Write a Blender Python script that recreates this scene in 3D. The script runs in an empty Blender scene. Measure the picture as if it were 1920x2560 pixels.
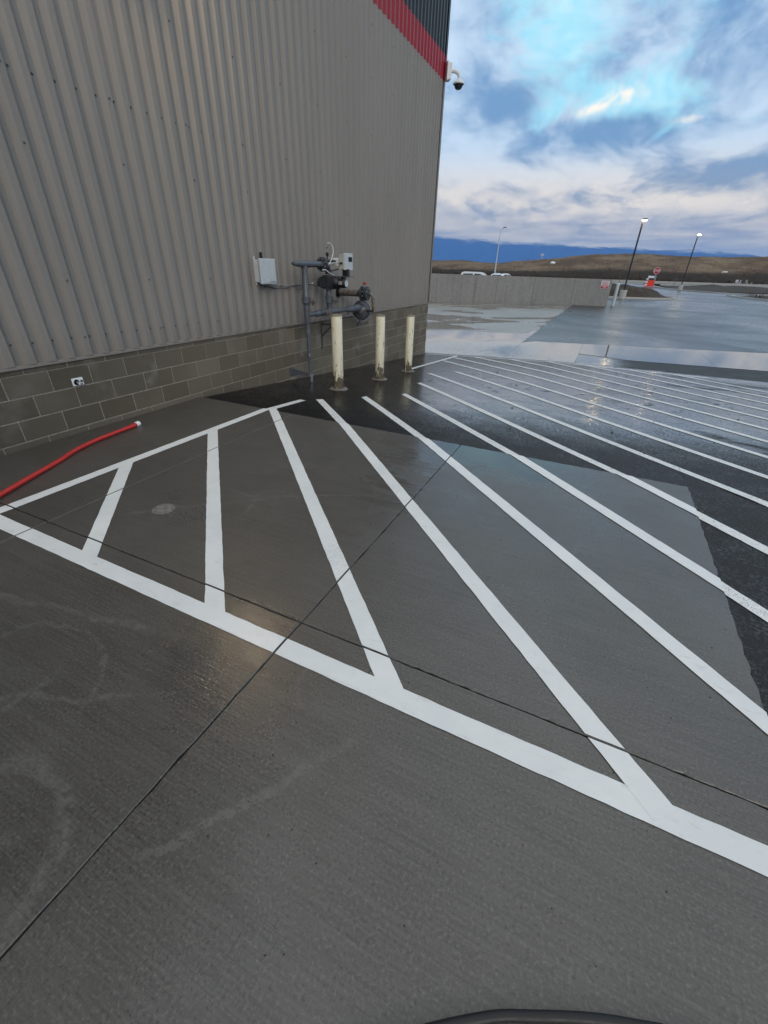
import bpy, bmesh, math, random
from mathutils import Vector, Matrix
random.seed(7)
R = math.radians
scene = bpy.context.scene

# ------------------------------------------------------------------ camera
EYE = 1.64
FPX, PITCH, ROLL, YAW = 1053.04, R(30.2092), R(-1.6735), R(-24.6577)
def cam_basis():
    f = Vector((math.sin(YAW)*math.cos(PITCH), math.cos(YAW)*math.cos(PITCH), -math.sin(PITCH)))
    rt = Vector((math.cos(YAW), -math.sin(YAW), 0))
    dn = f.cross(rt)
    r = math.cos(ROLL)*rt + math.sin(ROLL)*dn
    d = math.cos(ROLL)*dn - math.sin(ROLL)*rt
    return r, d, f
CR, CD, CF = cam_basis()
cd = bpy.data.cameras.new('camera')
cd.sensor_fit = 'VERTICAL'; cd.sensor_height = 24.0
cd.lens = 24.0*FPX/2560.0
cd.clip_start = 0.02; cd.clip_end = 40000
cam = bpy.data.objects.new('camera', cd); scene.collection.objects.link(cam)
m = Matrix((( CR.x, -CD.x, -CF.x, 0), (CR.y, -CD.y, -CF.y, 0), (CR.z, -CD.z, -CF.z, EYE), (0, 0, 0, 1)))
cam.matrix_world = m
scene.camera = cam

# ------------------------------------------------------------------ light
SUN_EL, SUN_AZ = 24.0, 138.0          # azimuth clockwise from +Y
SKY_STRENGTH = 0.1
sl = bpy.data.lights.new('sun', 'SUN'); sl.energy = .95; sl.angle = R(25); sl.color = (1.0, .86, .70)
sun = bpy.data.objects.new('sun', sl); scene.collection.objects.link(sun)
sd = Vector((math.sin(R(SUN_AZ))*math.cos(R(SUN_EL)), math.cos(R(SUN_AZ))*math.cos(R(SUN_EL)), math.sin(R(SUN_EL))))
sun.rotation_euler = sd.to_track_quat('Z', 'Y').to_euler()
vs = scene.view_settings
vs.view_transform = 'Standard'; vs.look = 'None'; vs.gamma = 1.0; vs.use_curve_mapping = False; vs.exposure = 0.28
scene.cycles.max_bounces = 5; scene.cycles.diffuse_bounces = 2; scene.cycles.glossy_bounces = 2
scene.cycles.transparent_max_bounces = 8; scene.cycles.volume_bounces = 0
scene.cycles.sample_clamp_indirect = 6.0
scene.cycles.use_denoising = True
scene.cycles.adaptive_threshold = .02

# ------------------------------------------------------------------ node helpers
class T:
    """small helper around one node tree"""
    def __init__(s, nt): s.nt = nt
    def node(s, typ, **kw):
        n = s.nt.nodes.new(typ)
        for k, v in kw.items(): setattr(n, k, v)
        return n
    def put(s, sock, v):
        if isinstance(v, bpy.types.NodeSocket): s.nt.links.new(v, sock)
        elif v is not None:
            if sock.type == 'RGBA' and len(v) == 3: v = (*v, 1)
            sock.default_value = v
    def m(s, op, a, b=None, c=None, clamp=False):
        n = s.node('ShaderNodeMath', operation=op); n.use_clamp = clamp
        for i, v in enumerate((a, b, c)):
            if v is not None: s.put(n.inputs[i], v)
        return n.outputs[0]
    def add(s, a, b): return s.m('ADD', a, b)
    def sub(s, a, b): return s.m('SUBTRACT', a, b)
    def mul(s, a, b): return s.m('MULTIPLY', a, b)
    def ss(s, v, a, b, lo=0.0, hi=1.0):
        n = s.node('ShaderNodeMapRange', interpolation_type='SMOOTHSTEP')
        for i, x in enumerate((v, a, b, lo, hi)): s.put(n.inputs[i], x)
        return n.outputs[0]
    def lin(s, v, a, b, lo=0.0, hi=1.0):
        n = s.node('ShaderNodeMapRange')
        for i, x in enumerate((v, a, b, lo, hi)): s.put(n.inputs[i], x)
        return n.outputs[0]
    def mix(s, f, a, b, blend='MIX'):
        n = s.node('ShaderNodeMix', data_type='RGBA', blend_type=blend)
        s.put(n.inputs[0], f); s.put(n.inputs[6], a); s.put(n.inputs[7], b)
        return n.outputs[2]
    def sep(s, v):
        n = s.node('ShaderNodeSeparateXYZ'); s.put(n.inputs[0], v); return n.outputs
    def comb(s, x, y, z=0.0):
        n = s.node('ShaderNodeCombineXYZ')
        for i, v in enumerate((x, y, z)): s.put(n.inputs[i], v)
        return n.outputs[0]
    def scale(s, v, k):
        n = s.node('ShaderNodeVectorMath', operation='MULTIPLY'); s.put(n.inputs[0], v); s.put(n.inputs[1], k); return n.outputs[0]
    def noise(s, vec, scale, detail=4, rough=.55, dist=0.0):
        n = s.node('ShaderNodeTexNoise'); s.put(n.inputs['Vector'], vec)
        s.put(n.inputs['Scale'], scale); s.put(n.inputs['Detail'], detail); s.put(n.inputs['Roughness'], rough); s.put(n.inputs['Distortion'], dist)
        return n.outputs[0]
    def voro(s, vec, scale, feature='F1'):
        n = s.node('ShaderNodeTexVoronoi', feature=feature); s.put(n.inputs['Vector'], vec); s.put(n.inputs['Scale'], scale)
        return n.outputs[0]
    def pos(s): return s.node('ShaderNodeNewGeometry').outputs['Position']
    def obj(s): return s.node('ShaderNodeTexCoord').outputs['Object']
    def rnd(s): return s.node('ShaderNodeObjectInfo').outputs['Random']
    def bump(s, h, strength=.3, dist=.01, normal=None):
        n = s.node('ShaderNodeBump'); s.put(n.inputs['Strength'], strength); s.put(n.inputs['Distance'], dist); s.put(n.inputs['Height'], h)
        if normal is not None: s.put(n.inputs['Normal'], normal)
        return n.outputs[0]

# ------------------------------------------------------------------ world: Nishita sky under broken cloud
w = bpy.data.worlds.new('World'); scene.world = w; w.use_nodes = True
w.node_tree.nodes.clear()
t = T(w.node_tree)
dirv = t.node('ShaderNodeTexCoord').outputs['Generated']
dx, dy, dz = t.sep(dirv)
el = t.mul(t.m('ARCSINE', dz), 57.29578)
az = t.mul(t.m('ARCTAN2', dx, dy), 57.29578)
zz = t.add(t.m('MAXIMUM', dz, 0.0), 0.15)
px_, py_ = t.m('DIVIDE', dx, zz), t.m('DIVIDE', dy, zz)
p = t.comb(px_, py_, 0.0)
nz = t.node('ShaderNodeTexNoise'); t.put(nz.inputs['Vector'], p); nz.inputs['Scale'].default_value = 1.3; nz.inputs['Detail'].default_value = 2
wv = t.node('ShaderNodeVectorMath', operation='MULTIPLY_ADD')
t.put(wv.inputs[0], nz.outputs['Color']); wv.inputs[1].default_value = (.5, .5, 0); t.put(wv.inputs[2], p)
pw = wv.outputs[0]
def blob(a, e, sa, se, amp, tilt=0.0):
    u = t.m('DIVIDE', t.sub(az, a), sa); v = t.sub(el, e)
    if tilt: v = t.sub(v, t.mul(t.sub(az, a), tilt))
    v = t.m('DIVIDE', v, se)
    q = t.add(t.mul(u, u), t.mul(v, v))
    return t.mul(t.m('EXPONENT', t.mul(q, -1.0)), amp)
def total(lst):
    o = lst[0]
    for x in lst[1:]: o = t.add(o, x)
    return o
n_cov = t.noise(t.scale(pw, (1.7, .75, 1.0)), 1.6, 6, .56)
n_shade = t.noise(t.scale(pw, (1.9, .95, 1.0)), 2.3, 6, .60)
cov = total([t.add(.5, t.mul(t.sub(n_cov, .5), 1.5)), blob(-10.5, 19.0, 6.5, 3.0, -.20), blob(-5.5, 13.6, 5.0, 1.3, -.24, .10), blob(2.0, 13.7, 5.0, 1.0, -.22, -.03), blob(3.5, 11.9, 3.0, .7, -.10), blob(-14.5, 14.4, 5, 2.2, .18), blob(4.5, 16.8, 5.0, 2.0, .16), blob(-20, 17, 3.5, 4, .18), blob(-4, 11.4, 7, 1.0, .18)])
cov = t.add(cov, t.ss(el, 12.0, 9.0, 0, .30))
n_wisp = t.noise(t.scale(pw, (1.5, 1.0, 1.0)), 6.5, 4, .62)
cov = t.add(t.add(cov, t.mul(t.sub(n_wisp, .5), .34)), t.ss(el, 24, 45, 0, .12))
cover = t.ss(cov, .24, .56)
shade = total([n_shade, blob(-14.0, 14.2, 4.5, 2.0, -.24, .1), blob(-5, 11.3, 6.5, 1.1, -.26, .05), blob(-2.5, 12.7, 3.2, .7, -.20, .15), blob(8.5, 8.4, 6.0, .9, -.38, .18), blob(5, 17, 5, 2.2, -.16), blob(-17, 9.2, 4.5, 1.8, .34), blob(-7, 8.2, 5, 1.1, .26), blob(5, 5.9, 6, .9, .18), blob(-20, 17.5, 3, 3, .18), blob(8, 10.4, 4, .7, .26, .15), blob(-12, 16.6, 3, 1.0, .12)])
shade = t.ss(t.add(shade, t.mul(t.sub(n_wisp, .5), .22)), .25, .69)
sky = t.node('ShaderNodeTexSky', sky_type='NISHITA')
sky.sun_disc = False; sky.sun_elevation = R(SUN_EL); sky.sun_rotation = R(SUN_AZ); sky.air_density = 1.0; sky.dust_density = .6; sky.ozone_density = 2.0
K = 1.0/SKY_STRENGTH
def kc(r, g, b): return (r*K, g*K, b*K, 1)
gap = t.mix(.88, sky.outputs[0], t.mix(t.ss(n_wisp, .3, .7), kc(.36, .80, .98), kc(.56, .92, 1.02)))
low = t.ss(el, 11.5, 6.0)                                # towards the horizon the cloud deck turns cream and lavender
dark = t.mix(low, kc(.16, .31, .54), kc(.26, .33, .47))
light = t.mix(low, kc(.58, .72, .88), kc(.92, .82, .72))
hi_ = t.ss(el, 24, 50)
light = t.mix(hi_, light, kc(.92, .92, .91)); dark = t.mix(hi_, dark, kc(.52, .54, .56))
cloud = t.mix(shade, dark, light)
skyc = t.mix(cover, gap, cloud)
# sunlit rims of the small puff above the dark bank
rim = t.mul(total([blob(-3.0, 13.9, 1.5, .55, 1.2, .15), blob(-5.6, 13.2, 1.6, .35, 1.0, .2), blob(3.0, 12.0, 1.4, .3, .7, .15)]), t.ss(t.add(n_wisp, t.mul(n_shade, .5)), .62, .88))
skyc = t.mix(t.m('MINIMUM', rim, .95), skyc, kc(1.08, .98, .86))
# slate-blue lavender layers close to the horizon
bands = t.noise(t.comb(t.mul(az, .10), t.mul(el, .80), 0.0), 1.0, 5, .55, .4)
lowc = t.mix(t.ss(bands, .36, .66), kc(.20, .26, .44), kc(.58, .55, .57))
skyc = t.mix(t.ss(el, 6.2, 3.6, 0, .85), skyc, lowc)
skyc = t.mix(t.ss(el, 3.9, 1.2, 0, .55), skyc, kc(.24, .33, .54))
skyc = t.mix(t.ss(el, -0.2, -3), skyc, kc(.08, .08, .08))
bg = t.node('ShaderNodeBackground'); t.put(bg.inputs[0], skyc); bg.inputs[1].default_value = SKY_STRENGTH
t.nt.links.new(bg.outputs[0], t.node('ShaderNodeOutputWorld').inputs[0])
w.cycles.sampling_method = 'MANUAL'; w.cycles.sample_map_resolution = 512

# ------------------------------------------------------------------ materials
MATS = {}
def mat(name, build):
    if name in MATS: return MATS[name]
    mt = bpy.data.materials.new(name); mt.use_nodes = True
    mt.node_tree.nodes.clear(); tt = T(mt.node_tree)
    bs = tt.node('ShaderNodeBsdfPrincipled'); out = tt.node('ShaderNodeOutputMaterial')
    tt.nt.links.new(bs.outputs[0], out.inputs[0])
    def S(**kw):
        for k, v in kw.items(): tt.put(bs.inputs[k.replace('_', ' ')], v)
    tt.S = S; tt.bs = bs; tt.out = out
    build(tt); MATS[name] = mt
    return mt
def simple(name, col, rough=.5, metal=0.0, var=.12, grain=40.0, bump=.0, spec=.5):
    def b(t):
        n = t.noise(t.pos(), grain, 4, .6)
        c = t.mix(t.ss(n, .3, .7), tuple(x*(1-var) for x in col), tuple(min(1, x*(1+var)) for x in col))
        t.S(Base_Color=c, Roughness=t.lin(n, .3, .7, max(.02, rough-.07), min(1, rough+.07)), Metallic=metal)
        t.bs.inputs['Specular IOR Level'].default_value = spec
        if bump: t.S(Normal=t.bump(n, bump, .004))
    return mat(name, b)
def emit(name, col, s):
    def b(t): t.S(Base_Color=col, Roughness=.4, Emission_Color=col, Emission_Strength=s)
    return mat(name, b)

def ring(t, x, y, cx, cy, r, wd, soft):
    d = t.m('SQRT', t.add(t.m('POWER', t.sub(x, cx), 2.0), t.m('POWER', t.sub(y, cy), 2.0)))
    return t.ss(t.m('ABSOLUTE', t.sub(d, r)), wd+soft, wd, 0, 1)
def line(t, x, y, x0, y0, x1, y1, wd, soft):
    L = math.hypot(x1-x0, y1-y0); ux, uy = (x1-x0)/L, (y1-y0)/L
    s = t.add(t.mul(t.sub(x, x0), ux), t.mul(t.sub(y, y0), uy))
    q = t.sub(t.mul(t.sub(y, y0), ux), t.mul(t.sub(x, x0), uy))
    a = t.ss(t.m('ABSOLUTE', q), wd+soft, wd)
    return t.mul(a, t.mul(t.ss(s, 0, .15), t.ss(s, L, L-.15)))

def concrete_slab(t):
    P = t.pos(); x, y, z = t.sep(P)
    big = t.noise(P, 1.1, 5, .6); mid = t.noise(P, 6, 5, .6); fine = t.noise(P, 90, 4, .65)
    broom = t.noise(t.scale(P, (2.2, 120, 1)), 1.0, 4, .6)
    broom2 = t.noise(t.scale(P, (.8, 26, 1)), 1.0, 3, .6)
    c = t.mix(t.ss(big, .3, .7), (.082, .077, .069), (.112, .107, .098))
    c = t.mix(t.ss(mid, .35, .75, 0, .45), c, (.066, .062, .055))
    c = t.mix(t.ss(t.noise(t.scale(P, (1.0, 1.7, 1)), 1.9, 5, .65, .5), .42, .66, 0, .5), c, (.062, .058, .050))
    c = t.mix(t.ss(broom, .35, .7, 0, .55), c, (.150, .144, .132))
    c = t.mix(t.ss(broom2, .45, .75, 0, .34), c, (.055, .052, .048))
    c = t.mix(t.ss(fine, .52, .68, 0, .8), c, (.185, .178, .162))
    c = t.mix(t.ss(fine, .46, .30, 0, .8), c, (.030, .028, .025))
    c = t.mix(t.ss(t.noise(P, 230, 2, .6), .60, .72, 0, .5), c, (.20, .19, .175))
    # drier streaks and arcs left by squeegees, tyres and chairs
    sc = None; x_true, y_true = x, y
    x = t.add(x, t.mul(t.sub(t.noise(P, 2.3, 3, .6), .5), .22)); y = t.add(y, t.mul(t.sub(t.noise(t.scale(P, (1, 1, 1)), 2.9, 3, .6), .5), .16))
    # (centre, radius, width, which side of it is open)
    arcs = [(-2.35, 2.05, .26, .012, 1, .2), (-2.05, 2.30, .18, .010, -.3, 1), (-1.85, 2.55, .55, .010, .2, 1), (-2.15, .42, .30, .016, .6, -1), (-2.0, .30, .45, .012, -.4, 1), (-1.45, -.10, .36, .030, .3, 1), (-.75, 1.02, .13, .010, -1, .2)]
    for (cx, cy, r, wd, hx, hy) in arcs:
        g = ring(t, x, y, cx, cy, r, wd*.3, wd*1.2)
        g = t.mul(g, t.ss(t.add(t.mul(t.sub(x, cx), hx), t.mul(t.sub(y, cy), hy)), -.15*r, .3*r))
        sc = g if sc is None else t.m('MAXIMUM', sc, g)
    for (x0, y0, x1, y1, wd) in [(-3.1, .62, -1.5, .95, .018), (-2.4, .1, -1.25, .72, .012), (-.95, .15, -.45, .95, .016), (-2.9, 1.6, -1.9, 2.5, .014), (-2.6, 2.1, -1.4, 2.75, .010), (-1.55, -.1, -1.25, .15, .02), (.1, 2.3, .25, 2.9, .008)]:
        sc = t.m('MAXIMUM', sc, line(t, x, y, x0, y0, x1, y1, wd*.4, wd*1.4))
    sc = t.mul(sc, t.mul(t.ss(t.noise(P, 26, 5, .75), .34, .66), t.ss(t.noise(P, 3.5, 3, .6), .28, .52)))
    c = t.mix(t.mul(sc, .46), c, (.23, .225, .21))
    x, y = x_true, y_true
    # pale laitance line along joints, dark damp edge by the block wall
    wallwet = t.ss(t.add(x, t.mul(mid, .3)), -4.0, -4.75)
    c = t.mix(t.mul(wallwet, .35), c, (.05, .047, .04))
    # rain water standing along the low edge next to the asphalt
    warp = t.mul(t.sub(t.noise(t.scale(P, (1.0, 2.6, 1)), 1.6, 5, .6), .5), 1.5)
    yy = t.add(y, warp)
    wet1 = t.mul(t.ss(yy, 3.35, 4.15), t.mul(t.ss(x, -2.2, -1.0), t.ss(x, .6, -.3)))
    wet2 = t.mul(t.ss(yy, 2.2, 3.7), t.mul(t.ss(x, -1.9, -1.3), t.ss(x, -1.0, -1.1)))
    streak = t.ss(t.noise(t.scale(P, (1.3, 7.0, 1)), 1.4, 5, .6, .6), .40, .62)
    wet = t.m('MAXIMUM', wet1, t.mul(wet2, streak), clamp=True)
    spot = t.mul(t.ss(t.add(x, t.mul(mid, .3)), -1.55, -1.2), t.mul(t.ss(x, -1.062, -1.075), t.mul(t.ss(y, .5, .9), t.ss(y, 1.5, 1.2))))
    film = t.mul(t.ss(t.noise(P, .9, 5, .6), .38, .66), .5)
    c = t.mix(t.mul(wet, .45), c, (.055, .055, .055))
    ro = t.sub(t.lin(film, 0, .5, .46, .28), t.ss(x, -1.08, -1.05, 0, .06))
    ro = t.add(t.sub(t.sub(ro, t.mul(wet, .30)), t.mul(spot, .27)), t.mul(t.sub(fine, .5), .10))
    t.bs.inputs['Specular IOR Level'].default_value = .85
    t.S(Base_Color=t.mix(t.ss(x, -1.4, -.9, .34, .26), c, (.004, .003, .002)), Roughness=t.add(ro, t.mul(sc, .15)))
    h = t.add(t.mul(broom, .7), t.mul(fine, .5))
    t.S(Normal=t.bump(t.add(h, t.mul(t.noise(P, 70, 2, .5), t.mul(spot, .8))), t.sub(.32, t.mul(wet, .26)), .0045))
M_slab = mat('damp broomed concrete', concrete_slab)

def asphalt(t, near):
    P = t.pos(); x, y, z = t.sep(P)
    agg = t.voro(P, 95.0); agg2 = t.noise(P, 210, 3, .6); big = t.noise(P, .7, 5, .6); mid = t.noise(t.scale(P, (1, 1.6, 1)), 2.4, 5, .6)
    c = t.mix(t.ss(agg2, .35, .8), (.008, .008, .009), (.034, .034, .036))
    c = t.mix(t.ss(t.noise(P, 60, 2, .5), .66, .8, 0, .6), c, (.10, .095, .09))
    if near:
        # film of water: thin near the slab, closed further down the fall
        speck = t.ss(t.noise(P, 48, 3, .6), .40, .62)
        damp = t.add(t.ss(t.sub(y, t.mul(x, .20)), 4.4, 6.8), t.add(t.mul(t.sub(mid, .5), .8), t.mul(t.sub(speck, .6), .55)))
        dryer = t.ss(t.noise(t.scale(P, (.55, 1.0, 1)), .9, 4, .6, .8), .56, .68)
        damp = t.sub(damp, t.mul(dryer, t.ss(x, -.5, 1.5, .05, .7)))
        damp = t.sub(damp, t.mul(t.mul(t.ss(y, 13.35, 13.6), t.ss(x, .3, 1.2)), 1.0))
        prints = t.mul(t.ss(t.noise(P, 5.5, 3, .55), .60, .66), t.mul(t.ss(t.noise(P, 1.1, 2, .5), .50, .60), t.ss(y, 7, 8.5)))
        damp = t.m('MAXIMUM', t.sub(damp, t.mul(prints, .9)), 0.0, clamp=True)
        fresh = t.ss(t.add(x, t.mul(t.sub(y, 4.25), .25)), -.8, -2.2)      # newer, closed surface beside the wall
        ro = t.add(t.mul(t.lin(damp, 0, 1, .62, .08), t.sub(1.0, t.mul(fresh, .35))), t.mul(fresh, .14))
        bs = t.mul(t.lin(damp, 0, 1, .80, .055), t.sub(1.0, t.mul(fresh, .5)))
        c = t.mix(t.mul(fresh, .75), c, (.007, .007, .008))
        t.put(t.bs.inputs['Coat Weight'], t.mul(t.mul(damp, .75), t.sub(1.0, t.mul(fresh, .9)))); t.bs.inputs['Coat Roughness'].default_value = .09
        t.put(t.bs.inputs['Specular IOR Level'], t.mul(t.lin(damp, 0, 1, .35, 1.0), t.sub(1.0, t.mul(fresh, .6))))
    else:
        damp = t.ss(t.noise(t.scale(P, (.16, .13, 1)), 1.0, 5, .6, .7), .28, .70)
        ro = t.lin(damp, 0, 1, .42, .20); bs = t.lin(damp, 0, 1, .30, .06); t.bs.inputs['Specular IOR Level'].default_value = .5; t.put(t.bs.inputs['Coat Weight'], t.mul(damp, .30)); t.bs.inputs['Coat Roughness'].default_value = .22
        c = t.mix(.5, c, (.022, .023, .026))
    t.S(Base_Color=c, Roughness=t.m('MAXIMUM', ro, .05))
    h = t.add(t.mul(t.m('MINIMUM', agg, .6), .9), t.mul(agg2, .5))
    nb = t.bump(h, bs, .008); t.S(Normal=nb, Coat_Normal=nb)
M_asph = mat('wet asphalt', lambda t: asphalt(t, True))
M_asph_far = mat('wet far asphalt', lambda t: asphalt(t, False))

def apron(t):
    P = t.pos(); x, y, z = t.sep(P)
    fine = t.noise(P, 45, 4, .6); big = t.noise(P, .5, 4, .6)
    c = t.mix(t.ss(big, .3, .7), (.21, .195, .165), (.29, .27, .235)); c = t.mix(t.mul(fine, .3), c, (.12, .11, .1))
    sheet = t.noise(t.scale(P, (.22, .34, 1)), 1.0, 5, .55, .8)
    lowspot = t.mul(t.ss(y, 13.0, 14.5), t.ss(y, 20.5, 17.0))
    gut = t.ss(x, -3.0, -1.5)
    pud = t.ss(t.add(sheet, t.add(t.mul(lowspot, .25), t.mul(gut, .3))), .50, .56)
    c = t.mix(t.mul(pud, .45), c, (.12, .12, .12)); t.bs.inputs['Specular IOR Level'].default_value = 1.0
    t.S(Base_Color=c, Roughness=t.lin(pud, 0, 1, .38, .035))
    t.S(Normal=t.bump(fine, t.lin(pud, 0, 1, .25, .012), .006))
M_apron = mat('wet concrete apron', apron)

def paint(t, rough_base):
    P = t.pos(); n = t.noise(P, 3, 5, .6); f = t.noise(P, 55, 3, .6); g = t.noise(P, 16, 5, .65)
    c = t.mix(t.ss(n, .3, .7), (.70, .73, .74), (.78, .80, .80))
    c = t.mix(t.ss(g, .62, .78, 0, .25), c, (.45, .46, .45))
    c = t.mix(t.ss(t.noise(t.scale(P, (1.0, 3.0, 1)), 7, 5, .7), .56, .74, 0, .38), c, (.40, .40, .39))
    c = t.mix(t.ss(t.noise(P, 30, 3, .6), .70, .76, 0, .5), c, (.25, .24, .22))
    if rough_base:
        pit = t.ss(t.add(t.noise(P, 150, 2, .5), t.mul(t.sub(g, .5), .35)), .615, .67)
        c = t.mix(pit, c, (.035, .035, .037))
        t.S(Base_Color=c, Roughness=.5, Normal=t.bump(t.voro(P, 95.0), .5, .006))
    else:
        xx, yy, zz_ = t.sep(P); spot = t.mul(t.mul(t.ss(xx, -1.55, -1.2), t.ss(xx, -1.06, -1.08)), t.ss(t.add(f, t.mul(n, .3)), .5, .7))
        t.S(Base_Color=c, Roughness=t.sub(t.lin(n, .3, .7, .36, .5), t.mul(spot, .2)), Normal=t.bump(t.add(f, t.noise(t.scale(P, (2.2, 120, 1)), 1.0, 3, .6)), .18, .003))
M_paint = mat('white traffic paint', lambda t: paint(t, False))
M_paint_a = mat('white traffic paint on asphalt', lambda t: paint(t, True))

def siding_mat(name, col, rough=.42, spec=.35):
    def b(t):
        P = t.pos(); n = t.noise(P, 420, 2, .6); big = t.noise(t.scale(P, (1, 1, .25)), 1.6, 4, .6); r = t.rnd()
        c = t.mix(t.ss(n, .3, .7), tuple(v*.86 for v in col), tuple(v*1.14 for v in col))
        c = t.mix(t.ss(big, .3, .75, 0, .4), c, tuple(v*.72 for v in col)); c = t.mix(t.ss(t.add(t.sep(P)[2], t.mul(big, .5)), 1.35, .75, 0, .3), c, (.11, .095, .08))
        c = t.mix(t.mul(r, .18), c, tuple(v*.85 for v in col))
        t.S(Base_Color=c, Roughness=rough, Normal=t.bump(big, .06, .01))
        t.bs.inputs['Specular IOR Level'].default_value = spec
    return mat(name, b)
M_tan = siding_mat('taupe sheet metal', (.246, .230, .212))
M_red = siding_mat('red sheet metal', (.30, .010, .022), .30, .32)
M_black = siding_mat('charcoal sheet metal', (.012, .014, .019), .30, .35)

def cmu(t):
    P = t.pos(); x, y, z = t.sep(P); r = t.rnd()
    f = t.noise(P, 130, 4, .7); big = t.noise(P, 2.3, 5, .6); pit = t.voro(P, 120)
    c = t.mix(r, (.095, .077, .053), (.215, .190, .150))
    c = t.mix(t.ss(t.noise(P, 1.1, 3, .55), .42, .62, 0, .6), c, (.105, .092, .070))
    c = t.mix(t.ss(f, .35, .75, 0, .45), c, (.30, .28, .24))
    c = t.mix(t.ss(f, .5, .25, 0, .5), c, (.06, .055, .045))
    c = t.mix(t.ss(t.noise(P, 1.6, 4, .6), .54, .70, 0, .65), c, (.34, .325, .295))
    # rain splash darkening, strongest where the slab meets the wall at the near end
    c = t.mix(.30, c, (.060, .038, .012)); damp = t.mul(t.ss(t.add(y, t.mul(big, 2.4)), 5.4, 2.8), .62)
    c = t.mix(damp, c, (.052, .047, .036))
    splash = t.mul(t.ss(t.add(z, t.mul(big, .12)), .16, -.02), t.ss(y, 5.4, 4.4))
    c = t.mix(t.mul(splash, .4), c, (.05, .045, .035))
    t.S(Base_Color=c, Roughness=.86, Normal=t.bump(t.add(f, t.mul(pit, .5)), .6, .006))
M_cmu = mat('concrete masonry block', cmu)
M_mortar = simple('pale mortar', (.29, .27, .225), .9, 0, .3, 60, .4)
M_pipe = simple('blue grey enamelled steel', (.085, .094, .110), .34, .0, .2, 30, .12)
M_pipe_dark = simple('dark grey cast iron', (.036, .042, .048), .45, .0, .25, 50, .15)
M_black_pl = simple('black rubber', (.010, .010, .012), .5, 0, .2)
M_zinc = simple('galvanised steel', (.42, .44, .46), .38, .8, .15, 60)
M_rust = simple('weathered bare steel', (.175, .155, .14), .42, .35, .45, 22, .2)
M_boxgrey = simple('light grey polyester enclosure', (.50, .54, .56), .45, 0, .06, 20)
M_white = simple('white plastic', (.72, .74, .75), .42, 0, .06, 20)
M_dark_hole = simple('dark opening', (.006, .006, .006), .9)
M_redpaint = simple('red valve paint', (.42, .02, .03), .4)
M_brass = simple('dull brass', (.30, .24, .12), .4, .7)
def bollard_paint(t):
    P = t.obj(); x, y, z = t.sep(P); W_ = t.pos()
    n = t.noise(t.scale(W_, (1, 1, .45)), 22, 5, .65); s = t.noise(t.scale(W_, (1, 1, .3)), 9, 5, .6)
    c = t.mix(t.ss(s, .35, .7), (.74, .71, .55), (.62, .58, .43))
    c = t.mix(t.ss(t.noise(W_, 60, 3, .6), .60, .72, 0, .6), c, (.30, .26, .18))
    low = t.ss(z, .46, -.02)
    wear = t.ss(t.add(t.mul(low, .34), t.mul(t.noise(t.scale(W_, (1, 1, .30)), 19, 5, .75), 1.25)), .76, .83)
    top = t.ss(t.add(z, t.mul(n, .05)), 1.128, 1.142)
    chip = t.ss(t.noise(t.scale(W_, (1, 1, .35)), 26, 3, .6), .66, .69)
    k = t.m('MAXIMUM', t.m('MAXIMUM', wear, chip), t.mul(top, .8))
    c = t.mix(k, c, t.mix(n, (.035, .03, .018), (.17, .14, .09)))
    t.S(Base_Color=c, Roughness=t.lin(k, 0, 1, .5, .8), Normal=t.bump(t.sub(1.0, k), .35, .004))
M_boll = mat('chipped cream bollard paint', bollard_paint)
M_grout = simple('concrete collar', (.17, .16, .15), .8, 0, .3, 30, .4)
M_hose = simple('red rubber hose', (.46, .022, .018), .42, 0, .15, 70, .15)
M_wallconc = None
def wallconc(t):
    P = t.pos(); x, y, z = t.sep(P); r = t.rnd()
    f = t.noise(P, 9, 6, .65); st = t.noise(t.scale(P, (1.6, 1.6, .22)), 1.6, 5, .65)
    c = t.mix(t.ss(f, .3, .7), (.235, .225, .215), (.31, .30, .285))
    c = t.mix(t.ss(st, .45, .75, 0, .5), c, (.15, .145, .14)); c = t.mix(t.mul(r, .2), c, (.18, .175, .17))
    t.S(Base_Color=c, Roughness=.85, Normal=t.bump(f, .3, .02))
M_wallconc = mat('cast concrete wall', wallconc)
M_polebl = simple('black powder coat', (.012, .013, .015), .4)
M_lamp = emit('lit lamp lens', (1.0, .74, .38, 1), 75.0)
M_soil = simple('dark wet soil', (.030, .022, .016), .9, 0, .5, 3.0, .6)
M_kerb = simple('pale kerb concrete', (.40, .39, .37), .7, 0, .15, 6, .2)
M_carwhite = simple('white car paint', (.72, .74, .76), .22, 0, .03)
M_glass = simple('dark vehicle glass', (.02, .028, .036), .06)
M_tyre = simple('tyre rubber', (.015, .015, .016), .8)
M_signred = simple('red sign sheeting', (.42, .02, .04), .4, 0, .05)
M_signwhite = simple('white sign sheeting', (.72, .72, .74), .4, 0, .05)
M_orange = simple('fluorescent red orange plastic', (.75, .045, .02), .5, 0, .08)
M_green = simple('green utility paint', (.22, .42, .32), .5)
M_dkgreen = simple('dark green utility paint', (.012, .03, .026), .5)
M_bark = simple('bark', (.12, .09, .07), .9)

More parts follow.
